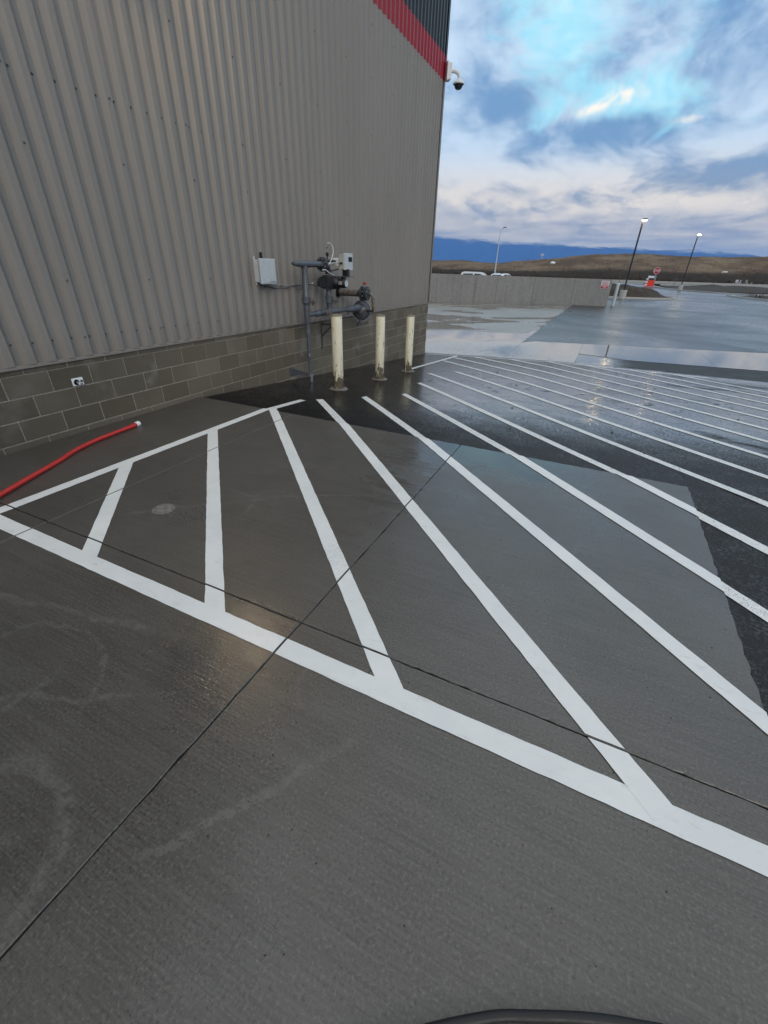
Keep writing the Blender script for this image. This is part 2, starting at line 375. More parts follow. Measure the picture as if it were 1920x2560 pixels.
# ------------------------------------------------------------------ mesh helpers
COL = scene.collection
def link(name, me, m_, parent=None, loc=None):
    if m_ is not None and len(me.materials) == 0: me.materials.append(m_)
    o = bpy.data.objects.new(name, me); COL.objects.link(o)
    if loc is not None: o.location = loc
    if parent is not None: o.parent = parent
    return o
def root_of(o):
    while o.parent is not None: o = o.parent
    return o
def obj(name, bm, m_, parent=None, smooth=False, at=None):
    """bm holds world coordinates; the object's origin becomes its root's (or `at`)"""
    bmesh.ops.recalc_face_normals(bm, faces=bm.faces[:])
    org = Vector((0, 0, 0))
    if parent is not None: org = root_of(parent).location.copy()
    elif at is not None: org = Vector(at)
    if org.length: bmesh.ops.translate(bm, verts=bm.verts[:], vec=-org)
    if smooth:
        for f in bm.faces: f.smooth = True
    me = bpy.data.meshes.new(name); bm.to_mesh(me); bm.free()
    if smooth: me.set_sharp_from_angle(angle=R(38))
    o = link(name, me, m_, parent)
    if parent is None: o.location = org
    return o
def thing(name, loc, label=None, cat=None, group=None, kind=None):
    o = bpy.data.objects.new(name, None); COL.objects.link(o); o.location = loc; o.empty_display_size = .2
    return tag(o, label, cat, group, kind)
def tag(o, label=None, cat=None, group=None, kind=None):
    for k, v in (('label', label), ('category', cat), ('group', group), ('kind', kind)):
        if v: o[k] = v
    return o
def BM(): return bmesh.new()
def add_box(bm, lo, hi, bev=0.0):
    r = bmesh.ops.create_cube(bm, size=1.0)['verts']
    lo, hi = Vector(lo), Vector(hi)
    for v in r: v.co = Vector(((lo.x+hi.x)/2+v.co.x*(hi.x-lo.x), (lo.y+hi.y)/2+v.co.y*(hi.y-lo.y), (lo.z+hi.z)/2+v.co.z*(hi.z-lo.z)))
    if bev:
        es = set(e for v in r for e in v.link_edges)
        bmesh.ops.bevel(bm, geom=list(es), offset=bev, segments=2, affect='EDGES', profile=.6)
    return bm
def box(lo, hi, bev=0.0): return add_box(BM(), lo, hi, bev)
def frame(d):
    d = Vector(d).normalized(); a = Vector((0, 0, 1)) if abs(d.z) < .9 else Vector((1, 0, 0))
    u = d.cross(a).normalized(); return u, d.cross(u).normalized()
def add_lathe(bm, p0, axis, prof, n=20, cap=True):
    """prof: [(s, r)] along axis from p0"""
    p0 = Vector(p0); ax = Vector(axis).normalized(); u, v = frame(ax); rings = []
    for s, r in prof:
        rings.append([bm.verts.new(p0+ax*s+(u*math.cos(2*math.pi*k/n)+v*math.sin(2*math.pi*k/n))*max(r, 1e-4)) for k in range(n)])
    for a, b in zip(rings, rings[1:]):
        for k in range(n): bm.faces.new((a[k], a[(k+1) % n], b[(k+1) % n], b[k]))
    if cap: bm.faces.new(rings[0][::-1]); bm.faces.new(rings[-1])
    return bm
def lathe(p0, axis, prof, n=20, cap=True): return add_lathe(BM(), p0, axis, prof, n, cap)
def add_cyl(bm, a, b, r, n=16, r2=None):
    a, b = Vector(a), Vector(b); L = (b-a).length
    return add_lathe(bm, a, b-a, [(0, r), (L, r2 if r2 is not None else r)], n)
def cyl(a, b, r, n=16, r2=None): return add_cyl(BM(), a, b, r, n, r2)
def smooth_path(pts, n=8):
    pts = [Vector(q) for q in pts]; out = []
    for i in range(len(pts)-1):
        p0 = pts[max(i-1, 0)]; p1 = pts[i]; p2 = pts[i+1]; p3 = pts[min(i+2, len(pts)-1)]
        for k in range(n):
            s = k/n; out.append(.5*((2*p1)+(p2-p0)*s+(2*p0-5*p1+4*p2-p3)*s*s+(3*p1-p0-3*p2+p3)*s**3))
    out.append(pts[-1]); return out
def add_tube(bm, pts, r, n=10):
    pts = [Vector(q) for q in pts]; rings = []; u = None
    for i, q in enumerate(pts):
        d = (pts[min(i+1, len(pts)-1)]-pts[max(i-1, 0)]).normalized()
        if u is None: u, v = frame(d)
        else: u = (u-d*u.dot(d)).normalized(); v = d.cross(u)
        rr = r[i] if isinstance(r, (list, tuple)) else r
        rings.append([bm.verts.new(q+(u*math.cos(2*math.pi*k/n)+v*math.sin(2*math.pi*k/n))*rr) for k in range(n)])
    for a, b in zip(rings, rings[1:]):
        for k in range(n): bm.faces.new((a[k], a[(k+1) % n], b[(k+1) % n], b[k]))
    bm.faces.new(rings[0][::-1]); bm.faces.new(rings[-1]); return bm
def tube(pts, r, n=10): return add_tube(BM(), pts, r, n)
def add_prism(bm, pts, vec):
    """closed polygon pts (3D) extruded by vec"""
    vec = Vector(vec); a = [bm.verts.new(Vector(q)) for q in pts]; b = [bm.verts.new(Vector(q)+vec) for q in pts]
    bm.faces.new(a[::-1]); bm.faces.new(b)
    for k in range(len(a)): bm.faces.new((a[k], a[(k+1) % len(a)], b[(k+1) % len(a)], b[k]))
    return bm
def prism(pts, vec): return add_prism(BM(), pts, vec)

# ------------------------------------------------------------------ pixels and the ground they meet
def ray(x, y):
    return CR*((x-960)/FPX)+CD*((y-1280)/FPX)+CF
def on_x(x, y, wx):                       # where the ray meets the vertical plane X = wx
    d = ray(x, y); q = d*(wx/d.x); q.z += EYE; return q
def sm(v, a, b):
    s = min(1, max(0, (v-a)/(b-a))); return s*s*(3-2*s)
def zg(x, y):
    u = min(9.05, max(0.0, y-4.25)); A = .55+.15*min(1, max(0, (-x-1)/3.8))
    z1 = -u/9.05*A
    if y <= 13.3: return z1
    zf = -.56-.037*min(14, max(0, -2.4-x))*sm(46, y, y+6) if y < 40 else -.56
    k = sm(y, 13.3, 17.0); z = z1*(1-k)+zf*k
    if y > 80: z += .01*(y-80)
    return z
def on_ground(x, y, lift=0.0):
    d = ray(x, y); s = (EYE)/-d.z
    for _ in range(60):
        q = d*s; zt = zg(q.x, q.y)+lift; s += (((zt-EYE)/d.z)-s)*.6
    q = d*s; q.z += EYE; return q
def gas(a, b, wx=-4.42): return on_x(600+.24111*a, 570+.24111*b, wx)

WX = -4.82                                  # plane of the long wall
YC = 13.27                                  # far corner of the building
SLAB_E, SLAB_N = 1.05, 4.25                 # edges of the concrete pad

# ------------------------------------------------------------------ terrain
def terrain():
    hill = [(-60, 1.0), (-30, .8), (-19.8, .75), (-17.5, .75), (-15.7, .79), (-14.4, .66), (-12.6, .58), (-10.8, .80), (-8, 1.02), (-5.7, 1.22), (-3.5, 1.51), (-1.9, 1.66), (.1, 1.71), (2.7, 1.70), (4.1, 1.55), (6.9, 1.52), (9.5, 1.51), (12.5, 1.58), (30, 1.4), (60, 1.0)]
    def ridge(a):
        if a < -60 or a > 60: return 1.0
        for (a0, e0), (a1, e1) in zip(hill, hill[1:]):
            if a0 <= a <= a1: return e0+(e1-e0)*(a-a0)/(a1-a0)
        return 1.0
    azs = [-180+i*6 for i in range(26)]+[-24+i*.16 for i in range(244)]+[15.5+i*6.05 for i in range(27)]
    azs = [a for a in azs if a < 179]
    rs = [3, 30, 60, 90, 110, 122, 130, 136, 142]+[148+i*4.5 for i in range(26)]+[268+i*5 for i in range(30)]+[422, 430, 445, 480, 560, 800, 1500, 3000, 6000, 10500]
    from mathutils import noise as N
    def height(r, a):
            x, y = r*math.sin(R(a)), r*math.cos(R(a))
            base = -1.2 if r < 118 else -1.2+sm(r, 118, 132)*.85
            hz = EYE+415*math.tan(R(ridge(a)))
            z = base
            if r > 150:
                k = sm(r, 165, 418); f = k*.85+.15*sm(r, 165, 200)
                z = base+(hz-base)*f
                if r > 425: z = hz-(r-425)*.02 if r < 1500 else hz-21.5-(r-1500)*.004
                if 150 < r < 500:
                    v = Vector((x*.05, y*.05, 0)); z += (N.noise(v)*1.0+N.noise(v*3.7)*.5)*sm(r, 150, 230)*(.9 if r < 410 else .35)
                    z += abs(N.noise(v*11))*.45*sm(r, 150, 200)
            return z
    global hill_height
    hill_height = height
    bm = BM(); grid = []
    for r in rs:
        row = []
        for a in azs: row.append(bm.verts.new((r*math.sin(R(a)), r*math.cos(R(a)), height(r, a))))
        grid.append(row)
    n = len(azs)
    for a, b in zip(grid, grid[1:]):
        for k in range(n): bm.faces.new((a[k], b[k], b[(k+1) % n], a[(k+1) % n]))
    c = bm.verts.new((0, 0, -1.2))
    for k in range(n): bm.faces.new((c, grid[0][k], grid[0][(k+1) % n]))
    def b(t):
        P = t.pos(); x, y, z = t.sep(P)
        n1 = t.noise(t.scale(P, (1, .35, 1)), .045, 6, .65); n2 = t.noise(P, .35, 5, .7); n3 = t.noise(t.scale(P, (1, .5, 1)), .9, 4, .7)
        c = t.mix(t.ss(n1, .38, .62), (.100, .066, .046), (.215, .160, .105))
        c = t.mix(t.ss(n2, .45, .70, 0, .7), c, (.060, .042, .030))
        c = t.mix(t.ss(n3, .56, .74, 0, .55), c, (.26, .205, .13))
        c = t.mix(t.ss(t.add(y, t.mul(n2, 60)), 262, 222, 0, .92), c, t.mix(t.ss(n3, .5, .7), (.020, .014, .011), (.050, .036, .022)))
        t.S(Base_Color=c, Roughness=.95, Normal=t.bump(t.add(n2, n3), .6, .8))
        t.bs.inputs['Specular IOR Level'].default_value = .1
    o = obj('ground', bm, mat('dry grass and soil', b), smooth=True)
    tag(o, kind='structure')
terrain()

def mountain():
    rid = [(-40, 3.2), (-28, 3.9), (-22, 3.7), (-19.6, 3.6), (-17.8, 3.2), (-14.1, 3.0), (-10.6, 2.9), (-7, 2.7), (-3.5, 2.5), (-1.1, 2.45), (.9, 2.4), (3.9, 2.2), (6.7, 2.3), (8.5, 2.2), (10.8, 1.9), (14, 1.4), (20, .7), (30, .4)]
    from mathutils import noise as N
    bm = BM(); grid = []
    azs = [-40+i*.25 for i in range(281)]
    for j in range(15):
        s = j/14; row = []; r = 7600+2400*s
        for a in azs:
            for (a0, e0), (a1, e1) in zip(rid, rid[1:]):
                if a0 <= a <= a1: e = e0+(e1-e0)*(a-a0)/(a1-a0)
            e += N.noise(Vector((a*.5, 0, 0)))*.12+N.noise(Vector((a*2.1, 3, 0)))*.05
            top = 9800*math.tan(R(e)); prof = s**1.2
            z = -120+(top+120)*prof+N.noise(Vector((a*1.3, s*5, 2)))*90*prof*(1-s)
            row.append(bm.verts.new((r*math.sin(R(a)), r*math.cos(R(a)), z)))
        grid.append(row)
    for a, b in zip(grid, grid[1:]):
        for k in range(len(azs)-1): bm.faces.new((a[k], a[k+1], b[k+1], b[k]))
    def b(t):
        P = t.pos(); x, y, z = t.sep(P)
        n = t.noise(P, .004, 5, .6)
        t.S(Base_Color=t.mix(n, (.008, .085, .33), (.014, .105, .38)), Roughness=1.0)  # strong blue of distant air is painted into the slope colour itself
        t.bs.inputs['Specular IOR Level'].default_value = 0
        # the summits vanish into the low cloud
        az_ = t.mul(t.m('ARCTAN2', x, y), 57.3)
        lim = t.add(t.lin(az_, -22, 11, 520, 335), t.mul(t.sub(t.noise(t.scale(P, (1, 1, 2.5)), .0022, 6, .68), .5), 240))
        fade = t.ss(t.sub(z, lim), -40, 45)
        tr = t.node('ShaderNodeBsdfTransparent'); mx = t.node('ShaderNodeMixShader')
        t.put(mx.inputs[0], fade); t.nt.links.new(t.bs.outputs[0], mx.inputs[1]); t.nt.links.new(tr.outputs[0], mx.inputs[2])
        t.nt.links.new(mx.outputs[0], t.out.inputs[0])
    o = obj('mountain', bm, mat('haze-tinted far slopes', b), smooth=True); tag(o, kind='structure')
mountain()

# ------------------------------------------------------------------ pavements
def strip(bm, xs, lo, hi, ny, z=zg, lift=0.0):
    """sheet between y = lo(x) and y = hi(x)"""
    rows = []
    for x in xs:
        a, b = lo(x), hi(x)
        rows.append([bm.verts.new((x, a+(b-a)*k/ny, z(x, a+(b-a)*k/ny)+lift)) for k in range(ny+1)])
    for p, q in zip(rows, rows[1:]):
        for k in range(ny): bm.faces.new((p[k], q[k], q[k+1], p[k+1]))
def lins(a, b, n): return [a+(b-a)*i/n for i in range(n+1)]
def N_edge(x):
    if x < -.43: return 13.36
    pts = [(-.43, 15.2), (1.0, 14.8), (4.4, 15.25), (70, 20)]
    for (x0, y0), (x1, y1) in zip(pts, pts[1:]):
        if x <= x1: return y0+(y1-y0)*(x-x0)/(x1-x0)
    return 20
def F_edge(x): return 17.2+.27*x+.55 if x > -2.39 else 16.7
rag = lambda s, k: (math.sin(s*37+k)+math.sin(s*91+2*k)*.6)*.004
bm = BM()
strip(bm, lins(WX-.06, -.4301, 24), lambda x: SLAB_N+rag(x, 1), lambda x: 13.36, 36, lift=-.012)
strip(bm, lins(-.4299, SLAB_E-.001, 10), lambda x: SLAB_N+rag(x, 1), N_edge, 40, lift=-.012)
strip(bm, [SLAB_E+.001]+[SLAB_E+i*.5 for i in range(1, 40)]+[25, 40, 70], lambda x: -14, N_edge, 70, lift=-.012)
o = obj('asphalt_lot', bm, M_asph, smooth=True); tag(o, kind='structure')

bm = BM()
def lotfar_hi(x):
    pts = [(-80, 118), (6.5, 118), (7.3, 101), (10.2, 87), (17.4, 82), (21.5, 84), (70, 100)]
    for (x0, y0), (x1, y1) in zip(pts, pts[1:]):
        if x <= x1: return y0+(y1-y0)*(x-x0)/(x1-x0)
    return 100
strip(bm, lins(-2.395, 10, 30)+lins(11, 70, 30), lambda x: F_edge(x), lotfar_hi, 60, lift=-.004)
strip(bm, lins(-80, -2.4, 20), lambda x: 39.9, lotfar_hi, 20, lift=-.004)
o = obj('asphalt_drive', bm, M_asph_far, smooth=True); tag(o, kind='structure')
# concrete: valley gutter and loading apron, in cast panels with joints
ap = thing('concrete_apron', (0, 0, 0), kind='structure')
def panel_sheet(xs, lo, hi, ny):
    bm = BM(); strip(bm, xs, lo, hi, ny, lift=-.006); obj('panel', bm, M_apron, ap, smooth=True)
g = .003
for x0, x1 in ((-12.0, -7.2), (-7.2, -2.4)):
    for y0, y1 in ((13.36, 16.7), (16.7, 22.0), (22.0, 28.0), (28.0, 34.0), (34.0, 39.45)):
        panel_sheet(lins(x0+g, x1-g, 6), lambda x: y0+g, lambda x: y1-g, 8)
for x0, x1 in ((-26, -19), (-19, -12)):
    for y0, y1 in ((13.36, 22.0), (22.0, 30.0), (30, 39.45)):
        panel_sheet(lins(x0+g, x1-g, 4), lambda x: y0+g, lambda x: y1-g, 8)
panel_sheet(lins(-2.4+g, -.43-g, 6), lambda x: 13.36+g, lambda x: 15.3-g, 6)
panel_sheet(lins(-2.4+g, -.43-g, 6), lambda x: 15.3+g, lambda x: F_edge(x)-.02 if x > -2.38 else 16.6, 6)
xe = [-.43, 3.2, 7.0, 11, 16, 24, 40, 68]
for x0, x1 in zip(xe, xe[1:]): panel_sheet(lins(x0+g, x1-g, 8), lambda x: N_edge(x)+.01, lambda x: F_edge(x)-.01, 6)
bm = BM(); strip(bm, lins(-26, -2.4, 20), lambda x: 13.3, lambda x: 39.45, 24, lift=-.03); strip(bm, lins(-2.4, 68, 40), lambda x: 13.3, lambda x: F_edge(x)+.3, 8, lift=-.03)
obj('joint_bed', bm, M_dark_hole, ap)

# near pad: slabs with sawn joints
pad = thing('concrete_pad', (0, 0, 0), kind='structure')
XJ = [-4.86, -3.245, -1.062, SLAB_E]; YJ = [-7.5, -2.6, 1.304, SLAB_N]
def slab(x0, x1, y0, y1, k):
    gx = .0030
    bm = BM(); n = 64
    a = (x0 if x0 < -4.8 else x0+gx, y0+gx); b = (x1 if x1 > 1 else x1-gx, y1 if y1 > 4 else y1-gx)
    ring_ = []
    def e(px, py, nx, ny, s):
        j = random.uniform(-1, 1)*.0016 + (random.random() < .05)*random.uniform(.002, .006)
        if x1 > 1 and nx > 0: j = rag(py, 4)*.9+random.uniform(0, .004)
        if y1 > 4 and ny > 0: j = rag(px, 9)*.7+random.uniform(0, .003)
        ring_.append((px-nx*j, py-ny*j))
    for i in range(n): e(a[0]+(b[0]-a[0])*i/n, a[1], 0, -1, i)
    for i in range(n): e(b[0], a[1]+(b[1]-a[1])*i/n, 1, 0, i)
    for i in range(n): e(b[0]+(a[0]-b[0])*i/n, b[1], 0, 1, i)
    for i in range(n): e(a[0], b[1]+(a[1]-b[1])*i/n, -1, 0, i)
    cx, cy = (a[0]+b[0])/2, (a[1]+b[1])/2
    def inset(q, d):
        return (q[0]+(d if q[0] < cx else -d) if abs(q[0]-a[0]) < .012 or abs(q[0]-b[0]) < .012 else q[0], q[1]+(d if q[1] < cy else -d) if abs(q[1]-a[1]) < .012 or abs(q[1]-b[1]) < .012 else q[1])
    top = [bm.verts.new((*inset(q, .003), 0.0)) for q in ring_]
    sh = [bm.verts.new((q[0], q[1], -.003)) for q in ring_]
    bt = [bm.verts.new((q[0], q[1], -.12)) for q in ring_]
    bm.faces.new(top)
    m_ = len(top)
    for p_, q_ in ((top, sh), (sh, bt)):
        for i in range(m_): bm.faces.new((p_[i], q_[i], q_[(i+1) % m_], p_[(i+1) % m_]))
    obj('slab', bm, M_slab, pad)
k = 0
for x0, x1 in zip(XJ, XJ[1:]):
    for y0, y1 in zip(YJ, YJ[1:]): slab(x0, x1, y0, y1, k); k += 1
obj('joint_bed', box((-4.86, -7.5, -.2), (SLAB_E-.02, SLAB_N-.02, -.018)), simple('joint dirt', (.022, .020, .018), .9), pad)
# round cast-in clean-out cover
cov_ = thing('cleanout_cover', (-2.68, 1.81, 0), 'small round concrete-grey clean-out cover flush in the pad, between the second and third hatch stripes', 'cover')
obj('rim', lathe((-2.68, 1.81, -.01), (0, 0, 1), [(0, .083), (.0125, .083), (.0125, .072), (.0105, .071), (.0105, .0)], 32), M_grout, cov_)

# ------------------------------------------------------------------ painted hatching
def clip(poly, ax, v, keep_less):
    out = []
    for i in range(len(poly)):
        a, b = poly[i], poly[(i+1) % len(poly)]
        ia = (a[ax] <= v) == keep_less or a[ax] == v; ib = (b[ax] <= v) == keep_less or b[ax] == v
        if ia: out.append(a)
        if ia != ib:
            s = (v-a[ax])/(b[ax]-a[ax]); out.append(tuple(a[k]+(b[k]-a[k])*s for k in range(2)))
    return out
def clip_rect(poly, x0, x1, y0, y1):
    for ax, v, l in ((0, x0, False), (0, x1, True), (1, y0, False), (1, y1, True)):
        if len(poly) < 3: return []
        poly = clip(poly, ax, v, l)
    return poly if len(poly) >= 3 else []
hatch = thing('hatch_marking', (0, 0, 0), kind='structure')
def band(a, b, width, k, lift=.004, ends=None):
    """white line from a to b on the ground, cut where it crosses joints"""
    a, b = Vector((*a, 0)), Vector((*b, 0)); d = (b-a); L = d.length; d /= L; nrm = Vector((-d.y, d.x, 0))
    n = max(2, int(L/.06)); seg = []
    for i in range(n+1):
        q = a+d*(L*i/n); j1 = random.uniform(-1, 1)*.0018; j2 = random.uniform(-1, 1)*.0018
        e0 = ends[0] if ends else 0; e1 = ends[1] if ends else 0
        sk = 0
        if i == 0: sk = e0
        if i == n: sk = e1
        seg.append(((q+nrm*(width/2+j1)+d*sk), (q-nrm*(width/2+j2)-d*sk)))
    con, asp = BM(), BM(); gx = .0030
    for (l0, r0), (l1, r1) in zip(seg, seg[1:]):
        poly = [(l0.x, l0.y), (r0.x, r0.y), (r1.x, r1.y), (l1.x, l1.y)]
        for x0, x1 in zip(XJ, XJ[1:]):
            for y0, y1 in zip(YJ, YJ[1:]):
                c = clip_rect(poly, x0+gx+.003, x1-(gx+.003 if x1 < 1 else .002), y0+gx+.003, y1-(gx+.003 if y1 < 4 else .002))
                if c: con.faces.new([con.verts.new((*q, lift)) for q in c])
        for (x0, x1, y0, y1) in ((-4.9, SLAB_E, SLAB_N+.003, 14), (SLAB_E+.002, 60, -14, 20)):
            c = clip_rect(poly, x0, x1, y0, y1)
            if c: asp.faces.new([asp.verts.new((*q, zg(*q)-.012+lift)) for q in c])
    o = None
    for bm_, m_, nm in ((con, M_paint, 'stripe'), (asp, M_paint_a, 'stripe')):
        if len(bm_.faces): obj(nm, bm_, m_, hatch)
        else: bm_.free()
W = .104
band((-4.81, 1.160), (14.0, .983), W, 0, .0035)                       # long near line
band((-3.706, 1.17), (-3.66, 5.03), W, 1, .0036)                           # wall-side line, near half
band((-3.72, 9.25), (-3.76, 13.2), W, 2, .0036)                            # wall-side line, far half
band((-4.75, 13.24), (16, 13.24), .10, 3, .0036)                           # far line
def stripe(k):
    c = [-1.424, -.364, .683, 1.72, 2.744, 3.77, 4.77][k-1] if k < 8 else 5.83+1.040*(k-8)     # x + y of the stripe's centre line
    s = .052*math.sqrt(2)
    x0 = -3.675; x1 = c-1.09
    if k == 4: x0 = -3.50
    if k == 5: x0 = -3.07
    if k == 6: x0 = -2.66
    if k == 7: x0 = -2.85
    if k == 8: x0 = -3.13
    if k == 9: x0 = -2.72
    if k in (10, 11): x0 = -3.66
    if c-x0 > 13.2: x0 = c-13.2
    x1 = c-(1.162-.0094*(c-1.12+5.0))
    band((x0, c-x0), (min(x1, 14), c-min(x1, 14)), W, k, .0042+.00005*k, ends=(-.035 if k in (5, 6, 7) else 0, 0))
for k in range(1, 18): stripe(k)

# ------------------------------------------------------------------ building
bld = thing('warehouse', (WX, YC, 0), 'taupe ribbed metal building with red band, charcoal top and concrete block base', 'building')
Z_DRIP = EYE-.903; Z_RED = EYE+3.911; Z_BLK = EYE+4.344; Z_TOP = 9.2
core = BM(); add_box(core, (-30, -9, -1.0), (WX-.06, YC-.04, Z_TOP-.05)); obj('wall_core', core, M_mortar, bld)
# block base: real blocks in running bond, mortar joints recessed between them
cm = BM(); BL, BH = .4064, .2032
bb = box((-.06, -BL/2+.0055, -BH/2+.0055), (-.004, BL/2-.0055, BH/2-.0055), .003)
bmesh.ops.recalc_face_normals(bb, faces=bb.faces[:])
me_block = bpy.data.meshes.new('block'); bb.to_mesh(me_block); bb.free(); me_block.materials.append(M_cmu)
base_o = obj('block_base', box((WX-.058, -9, -1.0), (WX-.009, YC-.012, Z_DRIP-.01)), M_mortar, bld)
L1 = EYE-.9697
off = bld.location
for row in range(-1, 8):
    zc = L1-row*BH-BH/2
    ph = 2.452 if row % 2 == 0 else 2.655
    kk = math.floor((-2.2-ph)/BL)
    while True:
        yc = ph+kk*BL+BL/2; kk += 1
        if yc-BL/2 > YC-.05: break
        if zc+BH/2 < zg(-4.8, yc)-.02: continue
        lo, hi = yc-BL/2, min(yc+BL/2, YC-.006)
        ztop = min(zc+BH/2, Z_DRIP)
        o = link('block', me_block, None, base_o, Vector((WX, (lo+hi)/2, (zc-BH/2+ztop)/2))-off)
        o.scale = (1, (hi-lo)/BL, (ztop-zc+BH/2)/BH); o.location.x += random.uniform(-.001, .001)
# ribbed panels
PITCH_R, LAP = .1853, .9265
def rib_profile(n):
    pts = []
    for i in range(n):
        s = i*PITCH_R
        pts += [(s+.0, -.002), (s+.014, -.046), (s+.082, -.046), (s+.126, -.002)]
    pts.append((n*PITCH_R, -.002)); return pts
def panel_mesh(name, n, h, m_):
    bm = BM(); pr = rib_profile(n)
    a = [bm.verts.new((x, y, 0)) for y, x in pr]; b = [bm.verts.new((x, y, h)) for y, x in pr]
    for i in range(len(a)-1): bm.faces.new((a[i], a[i+1], b[i+1], b[i]))
    # folded-back lower edge gives the sheet its thickness
    c = [bm.verts.new((x-.0035, y, 0)) for y, x in pr]
    for i in range(len(a)-1): bm.faces.new((a[i+1], a[i], c[i], c[i+1]))
    bmesh.ops.recalc_face_normals(bm, faces=bm.faces[:])
    me = bpy.data.meshes.new(name); bm.to_mesh(me); bm.free(); me.materials.append(m_); return me
Y0 = 2.198-PITCH_R*1+.0-LAP*5
def screws_mesh(n, rows):
    bm = BM()
    def s(y, x, z): add_lathe(bm, (x, y, z), (1, 0, 0), [(0, .010), (.003, .010), (.0035, .0065), (.008, .006)], 6)
    for z, every in rows:
        if every:
            for i in range(n): s(i*PITCH_R+.046, -.046, z+random.uniform(-.003, .003))
            s(n*PITCH_R-.03, -.002, z)
            s(n*PITCH_R-.032+.0-.12, -.040, z) if False else None
        else: s(n*PITCH_R-.035, -.002, z)
    bmesh.ops.recalc_face_normals(bm, faces=bm.faces[:])
    me = bpy.data.meshes.new('screws'); bm.to_mesh(me); bm.free(); me.materials.append(M_screw); return me
M_screw = simple('taupe screw heads', (.10, .09, .08), .45, .3)
n_full = 5
meshes = {}
y = Y0
while y < YC-.05:
    n = min(n_full, int(round((YC-.03-y)/PITCH_R)))
    if n < 1: break
    if n not in meshes:
        meshes[n] = (panel_mesh('siding', n, Z_RED-Z_DRIP, M_tan), panel_mesh('siding_red', n, Z_BLK-Z_RED-.004, M_red), panel_mesh('siding_black', n, Z_TOP-Z_BLK, M_black), screws_mesh(n, [(EYE-.723-Z_DRIP, True), (EYE-.208-Z_DRIP, False), (EYE+.826-Z_DRIP, False), (EYE+1.327-Z_DRIP, True), (EYE+2.144-Z_DRIP, False), (EYE+2.94-Z_DRIP, False), (EYE+3.6-Z_DRIP, True)]))
    ms = meshes[n]
    a = link('siding_panel', ms[0], None, bld, Vector((WX+.012, y, Z_DRIP+.012))-off)
    link('red_panel', ms[1], None, bld, Vector((WX+.016, y, Z_RED))-off)
    link('black_panel', ms[2], None, bld, Vector((WX+.012, y, Z_BLK))-off)
    s = link('screws', ms[3], None, a); tag(s, kind='stuff')
    y += n*PITCH_R
fl = BM(); add_prism(fl, [(WX-.05, -8.9, Z_DRIP+.022), (WX+.018, -8.9, Z_DRIP+.004), (WX+.018, -8.9, Z_DRIP-.014), (WX+.014, -8.9, Z_DRIP-.014), (WX+.014, -8.9, Z_DRIP+.0), (WX-.05, -8.9, Z_DRIP+.016)], (0, YC+8.9, 0))
obj('drip_flashing', fl, M_tan, bld)
def trim(z0, z1, m_):
    b = BM(); add_box(b, (WX-.055, YC-.006, z0), (WX+.022, YC+.018, z1)); add_box(b, (WX+.014, YC-.07, z0), (WX+.0195, YC-.006, z1)); return obj('corner_trim', b, m_, bld)
trim(Z_DRIP+.01, Z_RED, M_tan); trim(Z_RED+.002, Z_BLK, M_red); trim(Z_BLK+.002, Z_TOP, M_black)
fb = BM(); add_box(fb, (-30, YC-.038, -1.0), (WX-.06, YC, Z_TOP)); obj('far_side_wall', fb, M_tan, bld)
obj('roof_coping', box((-30, -9, Z_TOP), (WX+.05, YC+.05, Z_TOP+.12), .01), M_black, bld)

# ------------------------------------------------------------------ on the wall
def wall_px(a, b, x0, y0, s, wx): return on_x(x0+a*s, y0+b*s, wx)
# dome camera on the corner
cb = on_x(1112, 181, WX+.02)
cz = cb.z; c0 = Vector((WX+.03, YC-.02, cz))
camr = thing('security_camera', c0, 'white dome security camera on a bracket at the building corner, against the sky', 'camera')
dg = Vector((.78, .62, 0)).normalized(); sd_ = Vector((-dg.y, dg.x, 0))
def rb(bm, c, u, v, w_, hu, hv, hw, bev=.0):
    r = bmesh.ops.create_cube(bm, size=2.0)['verts']
    for q in r: q.co = c+u*(q.co.x*hu)+v*(q.co.y*hv)+w_*(q.co.z*hw)
    if bev: bmesh.ops.bevel(bm, geom=list(set(e for q in r for e in q.link_edges)), offset=bev, segments=2, affect='EDGES')
UP = Vector((0, 0, 1))
b = BM(); rb(b, c0+dg*.06+UP*.02, dg, sd_, UP, .055, .10, .15, .012); obj('junction_box', b, M_white, camr)
b = BM(); rb(b, c0+dg*.005+UP*.02, dg, sd_, UP, .012, .12, .17, .006); obj('mount_plate', b, M_white, camr)
obj('bracket_arm', tube(smooth_path([c0+dg*.10+UP*.05, c0+dg*.20+UP*.055, c0+dg*.30+UP*.03, c0+dg*.345+UP*-.03, c0+dg*.345+UP*-.09], 5), [.042]*5+[.040]*5+[.038]*5+[.04]*6, 14), M_white, camr, True)
dc = c0+dg*.345+UP*-.09
hs = obj('housing', lathe(dc, (0, 0, -1), [(-.03, .04), (0, .06), (.03, .115), (.055, .135), (.075, .137), (.085, .125)], 28), M_white, camr, True)
obj('dome', lathe(dc, (0, 0, -1), [(.083, .122), (.10, .105), (.125, .092), (.15, .080), (.168, .055), (.178, .02)], 28), M_glass, camr, True)
